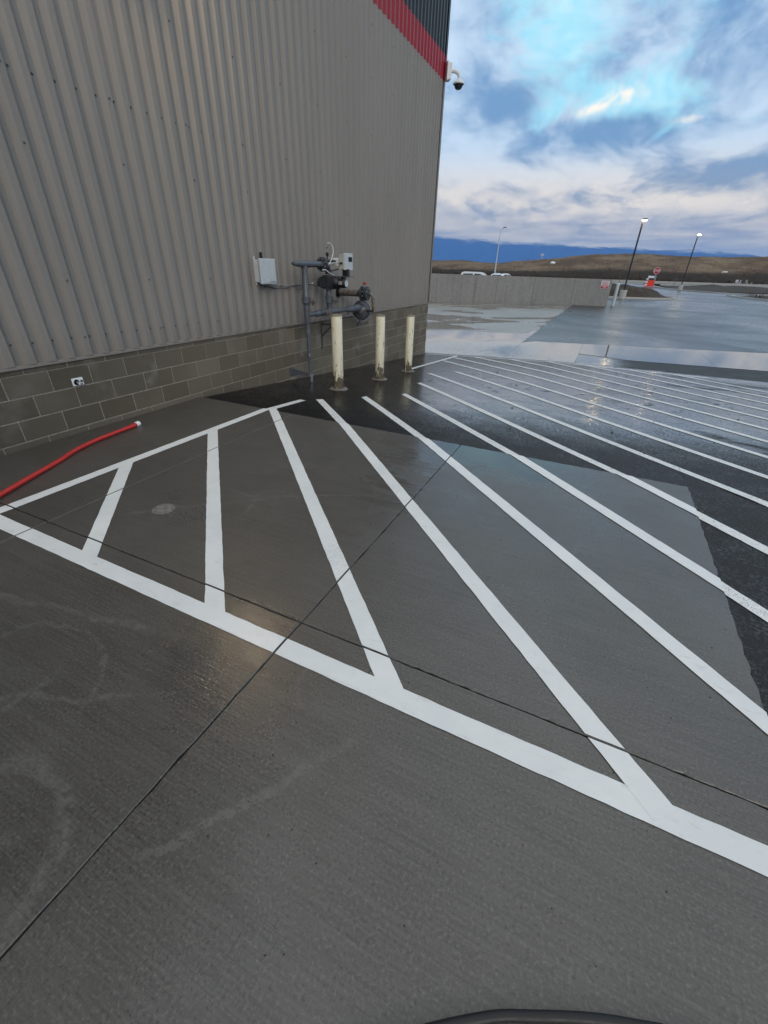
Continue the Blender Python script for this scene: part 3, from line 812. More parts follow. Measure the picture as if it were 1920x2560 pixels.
# hose tap in the block base
hb = thing('hose_bib', on_x(195, 954, WX), 'recessed chrome hose tap on a small white plate in the block base', 'tap')
p0, p1 = on_x(178, 969, WX), on_x(206, 946, WX)
yl, yh, zl, zh = 2.640, 2.756, EYE-1.163, EYE-1.085
obj('plate', box((WX-.004, yl, zl), (WX+.006, yh, zh), .005), M_white, hb)
obj('recess', lathe((WX+.0065, yl+.042, zl+.035), (1, 0, 0), [(0, .031), (.002, .031), (.002, .026), (.0, .025)], 24), M_zinc, hb, True)
obj('spout', tube(smooth_path([(WX+.004, yl+.045, zl+.034), (WX+.03, yl+.048, zl+.03), (WX+.045, yl+.05, zl+.012)], 5), .011, 10), M_zinc, hb, True)
obj('key_stem', cyl((WX+.004, yl+.092, zl+.042), (WX+.022, yl+.092, zl+.042), .010), M_black_pl, hb, True)
obj('lock', box((WX+.005, yl+.075, zl+.008), (WX+.010, yl+.10, zl+.020), .002), M_rust, hb)
# lit wall pack above the frame: its glint shows in the wet slab
lx, ly, lz = -4.56, 4.18, EYE+3.06
wl = thing('wall_light', (WX, ly, lz), 'lit wall pack light on the ribbed wall above the pad', 'light')
obj('housing', prism([(WX+.012, ly-.16, lz+.16), (lx+.08, ly-.16, lz+.13), (lx+.12, ly-.16, lz+.03), (lx+.10, ly-.16, lz+.012), (WX+.012, ly-.16, lz+.012)], (0, .32, 0)), M_polebl, wl)
obj('lens', box((lx-.045, ly-.06, lz), (lx+.045, ly+.06, lz+.0115), .002), emit('wall pack lens', (1.0, .74, .44, 1), 420.0), wl)
obj('added_light_shield', box((lx-.085, ly-.22, lz-.32), (lx-.07, ly+.22, lz+.013), .002), M_polebl, wl)  # unseen plate added to keep the lens glow off the wall
obj('back_plate', box((WX-.002, ly-.18, lz-.02), (WX+.014, ly+.18, lz+.20), .004), M_polebl, wl)
# enclosure
ebx = thing('enclosure_box', (WX, 5.62, EYE-.26), 'light grey plastic enclosure with black antenna, fixed to the ribbed wall', 'enclosure')
ez0, ez1 = EYE-.262, EYE+.053
obj('body', box((WX+.012, 5.632, ez0+.012), (-4.70, 5.93, ez1-.012), .008), M_boxgrey, ebx)
dr = obj('door', box((-4.6985, 5.606, ez0-.008), (-4.658, 5.952, ez1+.006), .007), M_boxgrey, ebx)
obj('door_panel', box((-4.6575, 5.64, ez0+.012), (-4.652, 5.938, ez1-.012), .002), M_boxgrey, dr)
obj('hinge', cyl((-4.679, 5.599, ez0+.0), (-4.679, 5.599, ez1), .006, 8), M_zinc, dr)
obj('nameplate', box((-4.6515, 5.80, ez0+.020), (-4.650, 5.915, ez0+.030)), simple('grey print', (.22, .25, .27), .5), dr)
obj('mounting_ear', box((WX+.013, 5.638, ez1-.010), (WX+.024, 5.665, ez1+.030), .003), M_boxgrey, ebx)
obj('mounting_ear', box((WX+.013, 5.645, ez0-.025), (WX+.024, 5.672, ez0+.010), .003), M_boxgrey, ebx)
obj('antenna', box((-4.775, 5.745, ez1-.014), (-4.745, 5.785, ez1+.085), .008), M_black_pl, ebx)
obj('cable_gland', cyl((-4.75, 5.70, ez0+.014), (-4.75, 5.70, ez0-.03), .016), M_black_pl, ebx, True)
obj('cable_gland', cyl((-4.75, 5.86, ez0+.014), (-4.75, 5.86, ez0-.02), .014), M_black_pl, ebx, True)
z6 = lambda a, b, wx: on_x(620+a*.08439, 620+b*.08439, wx)
cw = thing('conduit_run', z6(690, 1090, -4.76), 'thin grey conduit and black cable running along the wall from the enclosure to the meter', 'conduit')
gp = [z6(660, 1075, -4.74), z6(740, 1105, -4.77), z6(980, 1100, -4.785), z6(1200, 1130, -4.785), z6(1620, 1112, -4.785), gas(735, 580, -4.74), gas(790, 545, -4.66), gas(815, 535, -4.60)]
obj('conduit', tube(smooth_path(gp, 6), .008, 8), M_zinc, cw, True)
obj('cable', tube(smooth_path([z6(480, 1085, -4.74), z6(490, 1130, -4.76), z6(690, 1165, -4.785), z6(760, 1205, -4.785), z6(1000, 1190, -4.785), z6(1180, 1195, -4.785), z6(1250, 1130, -4.775), z6(1620, 1100, -4.78), gas(735, 583, -4.72), gas(765, 600, -4.68), gas(815, 600, -4.62)], 6), .005, 8), M_black_pl, cw, True)
obj('cable', tube(smooth_path([z6(1400, 1120, -4.785), z6(1450, 1195, -4.78), z6(1540, 1240, -4.77), z6(1620, 1170, -4.76)], 6), .004, 8), M_black_pl, cw, True)
obj('strap', box(z6(985, 1115, -4.80)-Vector((.01, .008, .012)), z6(985, 1115, -4.80)+Vector((.024, .008, .012)), .002), M_zinc, cw)

# ------------------------------------------------------------------ gas meter set
PX = -4.42
gb = gas(737, 1565); gb.z = zg(gb.x, gb.y)-.01
gm = thing('gas_meter_set', gb, 'grey steel gas riser, rotary meter, regulator and pipework standing off the wall behind bollards', 'gas meter')
def G(a, b, x=PX): return gas(a, b, x)
def vpath(*ab): return [G(a, b) for a, b in ab]
ry = G(700, 700).y                                # riser axis
ry = gb.y
def at(y, z, x=PX): return Vector((x, y, z))
def zof(b, y=None, a=700):                         # height of a gas-crop row at the riser
    return G(a, b).z
z_tee = zof(372, a=687); z_v = zof(740, a=700); z_lo = zof(885, a=712); z_b1 = zof(1090, a=715); z_b2 = zof(1300, a=722); z_gr = gb.z
rp = obj('riser_pipe', lathe(at(ry, z_gr-.05), (0, 0, 1), [(0, .032), (zof(1350, a=724)-z_gr+.05, .032)], 18), M_pipe, gm, True)
obj('weld_collar', lathe(at(ry, zof(1350, a=724)), (0, 0, 1), [(0, .033), (.01, .041), (.075, .041), (.085, .035)], 18), M_pipe, gm, True)
obj('riser_pipe', lathe(at(ry, zof(1285, a=722)), (0, 0, 1), [(0, .035), (zof(960, a=715)-zof(1285, a=722), .036)], 18), M_pipe, gm, True)
obj('reducer', lathe(at(ry, zof(1105, a=718)), (0, 0, 1), [(-.03, .037), (0, .042), (.05, .042), (.07, .037)], 18), M_pipe, gm, True)
obj('riser_tee', lathe(at(ry, zof(1000, a=714)), (0, 0, 1), [(0, .038), (.03, .049), (zof(800, a=708)-zof(1000, a=714), .049), (zof(790, a=708)-zof(1000, a=714)+.015, .046)], 20), M_pipe, gm, True)
bv = obj('ball_valve', lathe(at(ry, zof(800, a=706)), (0, 0, 1), [(0, .050), (.03, .060), (.035, .073), (.125, .073), (.130, .060), (.19, .048)], 24), M_pipe, gm, True)
def valve_stem(c, parent, out=Vector((.75, -.66, 0))):
    o_ = out.normalized(); u_ = Vector((-o_.y, o_.x, 0))
    obj('valve_stem', cyl(c, c+o_*.16, .018, 12), M_pipe, parent, True)
    b_ = BM(); add_lathe(b_, c+o_*.10, o_, [(0, .052), (.02, .056), (.024, .03)], 14); obj('lock_wing', b_, M_rust, parent, True)
    b_ = BM(); rb(b_, c+o_*.15, o_, u_, UP, .02, .012, .03, .003); obj('stem_nut', b_, M_rust, parent)
valve_stem(at(ry, zof(760, a=706)), bv, Vector((.95, .3, 0)))
obj('riser_pipe', lathe(at(ry, zof(690, a=702)), (0, 0, 1), [(0, .0465), (.008, .0485), (.012, .0465), (z_tee-zof(690, a=702), .0455)], 20), M_pipe, gm, True)
obj('weld_bead', lathe(at(ry, zof(432, a=690)), (0, 0, 1), [(0, .0465), (.006, .0495), (.012, .0465)], 20), M_pipe, gm, True)
yA, yF = G(545, 372).y, G(845, 370).y
tt_ = obj('top_tee', lathe(at(yA+.02, z_tee), (0, 1, 0), [(.0, .020), (.015, .030), (.03, .034), (.04, .030), (.06, .036), (.10, .040), (.13, .046), (ry-yA+.10, .052), (ry-yA+.13, .046)], 20), M_pipe, gm, True)
obj('plug', lathe(at(yA-.015, z_tee), (0, 1, 0), [(0, .016), (.03, .018), (.036, .026), (.05, .026)], 8), M_pipe_dark, tt_)
obj('cross_pipe', lathe(at(ry+.05, z_tee), (0, 1, 0), [(0, .0455), (yF-ry-.05, .0455)], 20), M_pipe, gm, True)
def bolts(bm, c, ax, r, n=8, h=.045, rr=.011):
    u_, v_ = frame(ax); ax = Vector(ax)
    for k in range(n):
        a_ = 2*math.pi*(k+.5)/n; q = Vector(c)+(u_*math.cos(a_)+v_*math.sin(a_))*r
        add_lathe(bm, q-ax*h, ax, [(0, rr), (2*h, rr)], 6)
def flange(c, ax, r, parent, m1=M_pipe_dark, gask=M_zinc):
    ax = Vector(ax).normalized()
    f = obj('flange', lathe(Vector(c)-ax*.030, ax, [(0, r*.55), (.006, r), (.026, r)], 26), m1, parent, True)
    obj('flange', lathe(Vector(c)+ax*.004, ax, [(0, r), (.020, r), (.028, r*.55)], 26), m1, parent, True)
    obj('gasket', lathe(Vector(c)-ax*.003, ax, [(0, r*.96), (.006, r*.96)], 26), gask, f)
    b_ = BM(); bolts(b_, Vector(c), ax, r*.80); s_ = obj('flange_bolts', b_, M_zinc, f); tag(s_, kind='stuff')
flange(at(yF+.02, z_tee), (0, 1, 0), .105, gm)
ym = G(918, 560).y
z_mt = zof(500, a=905); z_mb = zof(640, a=915)
zc_ = G(900, 560).z
el_ = [at(yF+.05, z_tee), at(yF+.09, z_tee), at(ym-.03, z_tee-.03), at(ym, z_tee-.09), at(ym, G(905, 480).z)]
obj('elbow', tube(smooth_path(el_, 6), .052, 16), M_pipe_dark, gm, True)
# rotary meter, its axis pointing out from the wall
zt_, zb_ = G(905, 505).z, G(905, 625).z
obj('meter_flange', lathe(at(ym, G(905, 500).z-.012), (0, 0, 1), [(0, .10), (.024, .10), (.03, .06)], 24), M_pipe_dark, gm, True)
mb = BM(); rb(mb, at(ym, (zt_+zb_)/2), Vector((1, 0, 0)), Vector((0, 1, 0)), UP, .13, .10, (zt_-zb_)/2, .018)
mt_ = obj('meter_body', mb, M_pipe_dark, gm)
mb = BM()
for k in range(9): rb(mb, at(ym, (zt_+zb_)/2, PX-.11+.0275*k), Vector((1, 0, 0)), Vector((0, 1, 0)), UP, .004, .109, (zt_-zb_)/2-.02)
s_ = obj('meter_rib', mb, M_pipe_dark, mt_)
obj('meter_end_cover', lathe(at(ym, (zt_+zb_)/2, PX-.20), (1, 0, 0), [(0, .05), (.015, .075), (.07, .085)], 24), M_pipe_dark, gm, True)
obj('meter_end_cover', lathe(at(ym, (zt_+zb_)/2, PX+.13), (1, 0, 0), [(0, .10), (.05, .097), (.07, .085), (.09, .07)], 24), M_black_pl, gm, True)
ix = obj('meter_index', lathe(at(ym, (zt_+zb_)/2-.005, PX+.21), (1, 0, 0), [(0, .066), (.01, .071), (.13, .071), (.145, .060)], 24), M_black_pl, gm, True)
obj('index_lens', lathe(at(ym, (zt_+zb_)/2-.005, PX+.352), (1, 0, 0), [(0, .055), (.006, .052)], 24), M_boxgrey, ix, True)
obj('index_plate', box((PX+.24, ym-.074, (zt_+zb_)/2-.025), (PX+.31, ym-.066, (zt_+zb_)/2+.03), .003), simple('grey index plate', (.25, .27, .27), .4), ix)
obj('meter_flange', lathe(at(ym, zb_+.012), (0, 0, -1), [(0, .095), (.024, .095), (.032, .06)], 24), M_pipe_dark, gm, True)
# lower leg
zl2 = G(905, 872).z
obj('outlet_pipe', lathe(at(ym, zb_), (0, 0, -1), [(0, .042), (.05, .042), (.09, .050), (.12, .052)], 18), M_pipe, gm, True)
zv = G(915, 745).z
bv2 = obj('ball_valve', lathe(at(ym, zv+.055), (0, 0, -1), [(-.015, .05), (0, .065), (.105, .065), (.115, .052), (.16, .043)], 22), M_pipe, gm, True)
valve_stem(at(ym, zv-.005), bv2, Vector((.95, .3, 0)))
obj('lower_pipe', lathe(at(ym, zv-.10), (0, 0, -1), [(0, .041), (zv-.10-zl2, .041)], 18), M_pipe, gm, True)
ob_ = obj('lower_elbow', tube(smooth_path([at(ym, zl2+.10), at(ym, zl2+.05), at(ym-.02, zl2+.01), at(ym-.08, zl2)], 6), .048, 16), M_pipe, gm, True)
obj('inlet_pipe', lathe(at(ry+.03, zl2), (0, 1, 0), [(0, .036), (ym-ry-.1, .036)], 18), M_pipe, gm, True)
uy = (G(800, 885).y)
obj('union', lathe(at(uy-.05, zl2), (0, 1, 0), [(0, .042), (.02, .055), (.09, .055), (.11, .044)], 8), M_pipe, gm)
bv3 = obj('ball_valve', lathe(at(G(850, 885).y-.05, zl2), (0, 1, 0), [(0, .045), (.02, .054), (.10, .054), (.12, .044)], 16), M_pipe, gm, True)
valve_stem(at(G(850, 885).y, zl2), bv3, Vector((1, .1, 0)))
yr = 8.237; zr = EYE-.7735
obj('run_pipe', lathe(at(ym, zl2), (0, 1, 0), [(0, .040), (yr-ym-.35, .040)], 18), M_pipe, gm, True)
obj('union', lathe(at(yr-.55, zl2), (0, 1, 0), [(0, .045), (.02, .06), (.07, .06), (.09, .048), (.12, .048), (.14, .06), (.19, .06), (.21, .045)], 10), M_pipe, gm)
# regulator
rg = obj('regulator_body', lathe(at(yr-.36, zl2), (0, 1, 0), [(0, .048), (.05, .06), (.18, .066), (.30, .06)], 20), M_pipe, gm, True)
da = Vector((.35, -.93, 0)).normalized()
rc = at(yr, zr)+Vector((0, .02, 0))
obj('diaphragm_case', lathe(rc, da, [(-.085, .05), (-.07, .11), (-.03, .165), (-.006, .172), (-.006, .185), (.006, .185), (.006, .172), (.035, .16), (.07, .11), (.085, .06), (.13, .055), (.135, .045)], 32), M_pipe, rg, True)
obj('case_rim', lathe(rc, da, [(-.010, .187), (-.010, .191), (.004, .191), (.004, .187)], 32), M_zinc, rg, True)
cl_ = BM(); add_cyl(cl_, rc+UP*-.16+Vector((.03, -.10, 0)), rc+UP*-.25+Vector((.03, -.12, 0)), .022); add_cyl(cl_, rc+UP*-.235+Vector((.03, -.14, 0)), rc+UP*-.235+Vector((.05, .08, 0)), .013); add_cyl(cl_, rc+UP*-.20+Vector((.03, -.2, 0)), rc+UP*-.26+Vector((.03, -.2, 0)), .026); add_cyl(cl_, rc+UP*-.235+Vector((.03, -.2, 0)), rc+UP*-.235+Vector((.03, -.1, 0)), .014); add_cyl(cl_, rc+UP*-.235+Vector((.05, .07, 0)), rc+UP*-.215+Vector((.09, .10, 0)), .012)
obj('pilot_valve', cl_, M_pipe_dark, rg, True)
# service line coming out of the wall
sy, sz = 8.02, EYE-.455
obj('wall_sleeve', lathe((WX-.03, sy, sz), (1, 0, 0), [(0, .072), (.09, .072)], 22), M_black_pl, gm, True)
obj('service_pipe', lathe((WX+.05, sy, sz), (1, 0, 0), [(0, .060), (.03, .062), (.035, .064), (.04, .060), (.46, .060)], 22), M_rust, gm, True)
fx = -4.26
flange((fx, sy, sz), (1, 0, 0), .125, gm)
flange((fx+.085, sy, sz), (1, 0, 0), .118, gm)
obj('weld_neck', lathe((fx-.10, sy, sz), (1, 0, 0), [(0, .06), (.03, .064), (.075, .082)], 22), M_pipe_dark, gm, True)
obj('test_stem', cyl((fx+.04, sy-.01, sz+.09), (fx+.04, sy-.01, sz+.16), .011), M_zinc, gm, True)
obj('red_cap', lathe((fx+.04, sy-.01, sz+.15), (0, 0, 1), [(0, .020), (.012, .027), (.035, .027), (.045, .018)], 12), M_redpaint, gm, True)
lp = [Vector((fx+.10, sy, sz)), Vector((fx+.16, sy+.0, sz)), Vector((fx+.195, sy+.02, sz-.03)), Vector((fx+.20, sy+.03, sz-.10)), Vector((fx+.20, sy+.05, sz-.24)), Vector((fx+.185, sy+.07, zr+.03)), Vector((fx+.13, sy+.11, zr+.015)), Vector((fx-.02, sy+.21, zr+.01))]
obj('vent_pipe', tube(smooth_path(lp, 5), .024, 12), M_rust, gm, True)
obj('pipe_coupling', lathe((fx+.20, sy+.03, sz-.08), (0, 0, -1), [(0, .026), (.005, .033), (.05, .033), (.055, .026)], 12), M_rust, gm, True)
obj('pipe_coupling', lathe((fx+.20, sy+.045, sz-.18), (0, 0, -1), [(0, .026), (.005, .033), (.045, .033), (.05, .026)], 12), M_brass, gm, True)
# transmitter on the meter
tz0, tz1 = EYE-.068, EYE+.178
tb = obj('transmitter_box', box((-4.315, 7.262, tz0+.012), (-4.232, 7.50, tz1-.01), .006), simple('beige enclosure', (.42, .42, .37), .5), gm)
td = obj('transmitter_door', box((-4.231, 7.248, tz0), (-4.190, 7.512, tz1+.004), .007), M_boxgrey, tb)
obj('display', box((-4.1895, 7.355, tz0+.125), (-4.187, 7.485, tz1-.05), .001), M_glass, tb)
obj('cable_entry', cyl((-4.27, 7.264, tz0+.10), (-4.27, 7.235, tz0+.10), .017), M_black_pl, tb, True)
obj('pedestal', box((-4.27, ym-.03+.25, (zt_+zb_)/2+.10), (-4.17, ym+.05+.25, tz0+.014), .005), M_black_pl, gm)
pz = (zt_+zb_)/2+.085
obj('pedestal_plate', box((-4.33, ym-.02, pz), (-4.10, ym+.33, pz+.012), .003), M_pipe_dark, gm)
obj('index_neck', cyl((-4.17, ym+.08, (zt_+zb_)/2), (-4.17, ym+.08, pz+.004), .045), M_black_pl, gm, True)
obj('corrector_unit', box((-4.47, 7.30, EYE-.02), (-4.36, 7.42, EYE+.11), .02), M_white, gm)
obj('corrector_strut', box((-4.50, ym-.02, EYE+.04), (-4.40, 7.31, EYE+.075), .004), M_pipe_dark, gm)
obj('support_strut', cyl(at(ym, G(960, 455).z), Vector((-4.36, 7.30, EYE-.055)), .010), M_pipe_dark, gm, True)
z4 = lambda a, b, x: on_x(790+a*.09944, 600+b*.09944, x)
obj('white_cable', tube(smooth_path([z4(275, 215, -4.40), z4(280, 120, -4.40), z4(320, 70, -4.40), z4(390, 120, -4.40), z4(430, 230, -4.39), z4(430, 330, -4.38), z4(395, 470, -4.37), z4(340, 580, -4.36), z4(295, 630, -4.35)], 6), .0065, 8), M_white, gm, True)
obj('white_cable', tube(smooth_path([z4(340, 590, -4.37), z4(450, 575, -4.37), z4(620, 545, -4.34)], 4), .006, 8), M_white, gm, True)
obj('white_cable', tube(smooth_path([z4(230, 480, -4.36), z4(310, 620, -4.35), z4(355, 700, -4.35), z4(370, 740, -4.35)], 4), .005, 8), M_zinc, gm, True)
obj('white_cable', tube(smooth_path([z4(170, 760, -4.34), z4(240, 750, -4.33), z4(330, 820, -4.33), z4(440, 885, -4.33)], 4), .006, 8), M_white, gm, True)
obj('cable_tip', tube([z4(275, 215, -4.40), z4(279, 130, -4.40), z4(292, 95, -4.40)], .009, 8), M_black_pl, gm, True)
obj('temperature_probe', cyl(z4(285, 480, -4.41), z4(285, 350, -4.41), .011), M_black_pl, gm, True)
obj('probe_head', lathe(z4(285, 400, -4.41), (0, 0, 1), [(0, .018), (.015, .024), (.04, .024), (.05, .012)], 12), M_black_pl, gm, True)
obj('transducer', box(z4(300, 490, -4.41)+Vector((-.02, -.02, 0)), z4(300, 430, -4.41)+Vector((.02, .045, 0)), .004), M_zinc, gm)
# brackets
br = obj('wall_bracket', box((WX+.001, 6.30, EYE-1.74), (WX+.012, 6.44, EYE-1.60), .002), M_pipe, gm)
obj('bracket_arm', prism([(WX+.012, 6.37, EYE-1.62), (PX+.01, ry+.0, EYE-1.665), (PX+.01, ry, EYE-1.695), (WX+.012, 6.37, EYE-1.735)], (0, .008, 0)), M_pipe, br)
obj('u_clamp', lathe(at(ry, EYE-1.705), (0, 0, 1), [(0, .034), (0, .042), (.045, .042), (.045, .034)], 16), M_zinc, br, True)
obj('ground_clamp', box(at(ry, EYE-1.78)+Vector((.02, -.045, -.02)), at(ry, EYE-1.66)+Vector((.035, .01, 0)), .003), M_zinc, br)
b_ = BM(); add_box(b_, (WX+.001, 7.365, EYE-1.415), (WX+.010, 7.40, EYE-.94)); add_box(b_, (WX+.010, 7.365, EYE-.985), (PX+.02, 7.40, EYE-.955)); add_prism(b_, [(WX+.01, 7.375, EYE-1.17), (WX+.01, 7.375, EYE-1.20), (PX-.14, 7.375, EYE-.987), (PX-.18, 7.375, EYE-.987)], (0, .01, 0)); add_cyl(b_, (PX, 7.382, EYE-.956), (PX, 7.382, zl2-.03), .012)
obj('pipe_support', b_, M_pipe_dark, gm)

# ------------------------------------------------------------------ bollards
def bollard(px, py, label):
    q = on_ground(px, py); q.z -= .012
    r = thing('bollard', q, label, 'bollard', 'bollards guarding the gas meter')
    obj('post', lathe(q, (0, 0, 1), [(-.05, .084), (.0, .084), (1.135, .084), (1.139, .081), (1.139, .076), (1.085, .075), (1.083, .0)], 36), M_boll, r, True)
    obj('collar', lathe(q, (0, 0, 1), [(-.03, .158), (.004, .155), (.015, .14), (.019, .10), (.020, .085)], 32), M_grout, r, True)
bollard(846.4, 970.5, 'cream steel bollard nearest the camera, heavily chipped and rusted round its foot')
bollard(948.4, 946.2, 'cream steel bollard in the middle of the three, in front of the regulator')
bollard(1019.5, 926.6, 'cream steel bollard nearest the building corner, at the end of the painted line')

# ------------------------------------------------------------------ hoses
hp = [(-4.49, 2.98), (-4.46, 2.86), (-4.42, 2.57), (-4.38, 2.36), (-4.31, 2.16), (-4.22, 2.00), (-4.14, 1.83), (-4.02, 1.57), (-3.91, 1.33), (-3.80, 1.05), (-3.85, .7), (-4.1, .3), (-4.3, -.4)]
rh = thing('red_hose', (-4.49, 2.98, 0), 'red rubber hose with white end fitting lying on the pad beside the block wall', 'hose')
pts = smooth_path([Vector((x, y, .0235+.003*math.sin(i))) for i, (x, y) in enumerate(hp)], 8)
obj('hose', tube(pts, .0205, 14), M_hose, rh, True)
d0 = (pts[0]-pts[6]).normalized()
b_ = BM()
for k in range(5): add_lathe(b_, pts[0]-d0*(.02+.022*k), d0, [(0, .0215), (.003, .0245), (.010, .0245), (.013, .0215)], 14)
obj('strain_relief', b_, M_hose, rh, True)
obj('coupling', lathe(pts[0]-d0*.004, d0, [(0, .023), (.006, .029), (.05, .029), (.055, .025), (.056, .012)], 16), M_white, rh, True)
bh = thing('black_hose', (.26, .43, 0), 'black rubber hose curving over the concrete at the bottom edge of the picture', 'hose')
bp = [(.02, -.35), (-.16, -.10), (-.135, .15), (-.014, .265), (.152, .378), (.257, .431), (.391, .491), (.498, .530), (.62, .566), (.85, .60), (1.2, .55), (1.5, .38), (1.6, 0)]
obj('hose', tube(smooth_path([Vector((x, y, .0125)) for x, y in bp], 8), .0118, 14), M_black_pl, bh, True)
obj('end_fitting', lathe((.02, -.35, .0125), (.6, -.8, 0), [(0, .0128), (.05, .0128), (.055, .009)], 12), M_brass, bh, True)

# ------------------------------------------------------------------ retaining wall and what stands by it
ZF = -.56
rw = thing('retaining_wall', (-14, 39.5, -1.2), 'long low grey concrete retaining wall across the far side of the lot', 'wall')
TOPW = EYE-.405
xs_ = [-27.0, -22.4, -17.6, -12.9, -11.0, -8.9, -7.5, -5.5, -3.0, 0.0]
xs_ = [-27.0, -20.5, -15.5]+[(lambda d: d.x/d.y*39.5)(ray(q_, 730)) for q_ in (1090, 1131, 1152, 1186, 1240, 1332, 1432)]+[0.0]
for x0, x1 in zip(xs_, xs_[1:]):
    obj('panel', box((x0+.008, 39.5, -1.6), (x1-.008, 39.78, TOPW), .012), M_wallconc, rw)
obj('coping_edge', box((-27, 39.52, -1.6), (-.02, 39.74, TOPW-.02)), simple('dark joint', (.05, .048, .045), .9), rw)
ws = thing('wall_sign', (-.75, 39.48, 1.0), 'small white and red notice fixed near the right end of the retaining wall', 'sign')
sc_ = on_x(1512, 712, -.5); 
def at_y(x, y, wy): d = ray(x, y); q = d*(wy/d.y); q.z += EYE; return q
s0, s1 = at_y(1500, 721, 39.48), at_y(1525, 702.5, 39.48)
sx0, sx1, szl, szh = s0.x, s1.x, s0.z, s1.z
obj('board', box((sx0, 39.478, szl), (sx1, 39.496, szh), .004), M_signwhite, ws)
obj('red_field', box((sx0+.02, 39.474, szl+.02), (sx1-.02, 39.4775, szl+(szh-szl)*.43)), M_signred, ws)
b_ = BM(); b2 = BM(); ww = sx1-sx0; hh = szh-szl
for r_, n_ in ((.88, 9), (.76, 10), (.64, 8), (.54, 10)):
    xq = sx0+.05
    while xq < sx1-.06:
        l_ = random.uniform(.02, .05); add_box(b_, (xq, 39.474, szl+hh*r_-.015), (min(xq+l_, sx1-.05), 39.4775, szl+hh*r_+.018)); xq += l_+.012
for r_ in (.30, .14):
    xq = sx0+(.05 if r_ > .2 else .22)
    while xq < sx1-(.06 if r_ > .2 else .22):
        l_ = random.uniform(.03, .05); add_box(b2, (xq, 39.470, szl+hh*r_-.02), (xq+l_, 39.4735, szl+hh*r_+.022)); xq += l_+.012
tag(obj('small_print', b_, M_signred, ws), kind='stuff'); tag(obj('small_print', b2, M_signwhite, ws), kind='stuff')
wp0 = at_y(1531, 766, 40.3); wp0.z = zg(wp0.x, 40.3); wp1 = at_y(1546, 711, 40.3)
wp = thing('guard_post', wp0, 'white guard post standing just off the right end of the retaining wall', 'post')
obj('post', cyl(wp0+UP*-.05, Vector((wp0.x, wp0.y, wp1.z)), .115, 18), M_boxgrey, wp, True)
obj('cap', lathe(Vector((wp0.x, wp0.y, wp1.z)), (0, 0, 1), [(0, .117), (.02, .117), (.06, .08), (.08, .02)], 18), M_boxgrey, wp, True)

def lamp(x, y, hb_, ztop, label):
    zb0 = zg(x, y)
    r = thing('lot_lamp', (x, y, zb0), label, 'lamp post', 'lit lamp posts of the lot')
    obj('base', lathe((x, y, zb0-.1), (0, 0, 1), [(0, .32), (hb_+.07, .32), (hb_+.1, .29)], 24), M_kerb, r, True)
    b_ = BM(); add_box(b_, (x-.075, y-.075, zb0+hb_), (x+.075, y+.075, ztop-.05), .01); obj('pole', b_, M_polebl, r)
    obj('base_plate', box((x-.16, y-.16, zb0+hb_), (x+.16, y+.16, zb0+hb_+.03)), M_polebl, r)
    h = obj('head', box((x-.12, y-.42, ztop-.06), (x+.34, y+.10, ztop+.05), .02), M_polebl, r)
    obj('lens', box((x-.10, y-.41, ztop-.10), (x+.32, y+.08, ztop-.062), .01), M_lamp, h)
    obj('arm', box((x-.05, y-.05, ztop-.14), (x+.05, y+.05, ztop-.055)), M_polebl, r)
lamp(1.24, 53.9, .77, EYE+4.46, 'nearer black lamp post, lit, on a concrete drum at the soil island')
lamp(10.2, 90.8, .80, EYE+5.55, 'farther black lamp post, lit, behind the stop sign to the right')

# soil island with kerb
isl = thing('planting_island', (0, 58, ZF), kind='structure')
def isl_pts(off=0.0):
    o = []
    for k in range(48):
        a_ = 2*math.pi*k/48; o.append((0.0+(6.4+off)*math.cos(a_)*(1 if math.cos(a_) > 0 else 1.3), 58.6+(4.9+off)*math.sin(a_)))
    return o
b_ = BM(); rings = []
for off_, h_ in ((0, 0), (0, .15), (-.16, .16), (-.17, .06)):
    rings.append([b_.verts.new((x, y, ZF+h_)) for x, y in isl_pts(off_)])
for A_, B_ in zip(rings, rings[1:]):
    for k in range(48): b_.faces.new((A_[k], A_[(k+1) % 48], B_[(k+1) % 48], B_[k]))
obj('kerb', b_, M_kerb, isl)
from mathutils import noise as NN
b_ = BM(); rows = []
for j in range(15):
    s = j/14; row = []
    for k, (x, y) in enumerate(isl_pts(-.17)):
        cx, cy = .6, 58.6
        X, Y = x+(cx-x)*s, y+(cy-y)*s
        h = .08+.85*sm(s, .02, .55)*(1+.5*NN.noise(Vector((X*.6, Y*.6, 0))))+.25*NN.noise(Vector((X*1.9, Y*1.9, 3)))*sm(s, 0, .2)
        row.append(b_.verts.new((X, Y, ZF+max(.05, h))))
    rows.append(row)
for A_, B_ in zip(rows, rows[1:]):
    for k in range(48): b_.faces.new((A_[k], A_[(k+1) % 48], B_[(k+1) % 48], B_[k]))
obj('soil', b_, M_soil, isl, True)
# soil verge and low beds on the right, kerbs and the public road beyond
def poly_sheet(name, pts, z, m_, kind='structure', bumpy=0.0, n=24):
    b_ = BM(); vs_ = []
    (x0, y0), (x1, y1), (x2, y2), (x3, y3) = pts
    for i in range(n+1):
        row = []
        for j in range(9):
            s, u = i/n, j/8
            X = (x0+(x1-x0)*s)*(1-u)+(x3+(x2-x3)*s)*u; Y = (y0+(y1-y0)*s)*(1-u)+(y3+(y2-y3)*s)*u
            e = min(1, 6*u*(1-u))*min(1, 8*s*(1-s))
            row.append(b_.verts.new((X, Y, (zg(X, Y) if z is None else z)+.02+bumpy*e*(.7+1.1*NN.noise(Vector((X*.5, Y*.5, 0)))))))
        vs_.append(row)
    for A_, B_ in zip(vs_, vs_[1:]):
        for j in range(8): b_.faces.new((A_[j], B_[j], B_[j+1], A_[j+1]))
    return tag(obj(name, b_, m_, smooth=True), kind=kind)
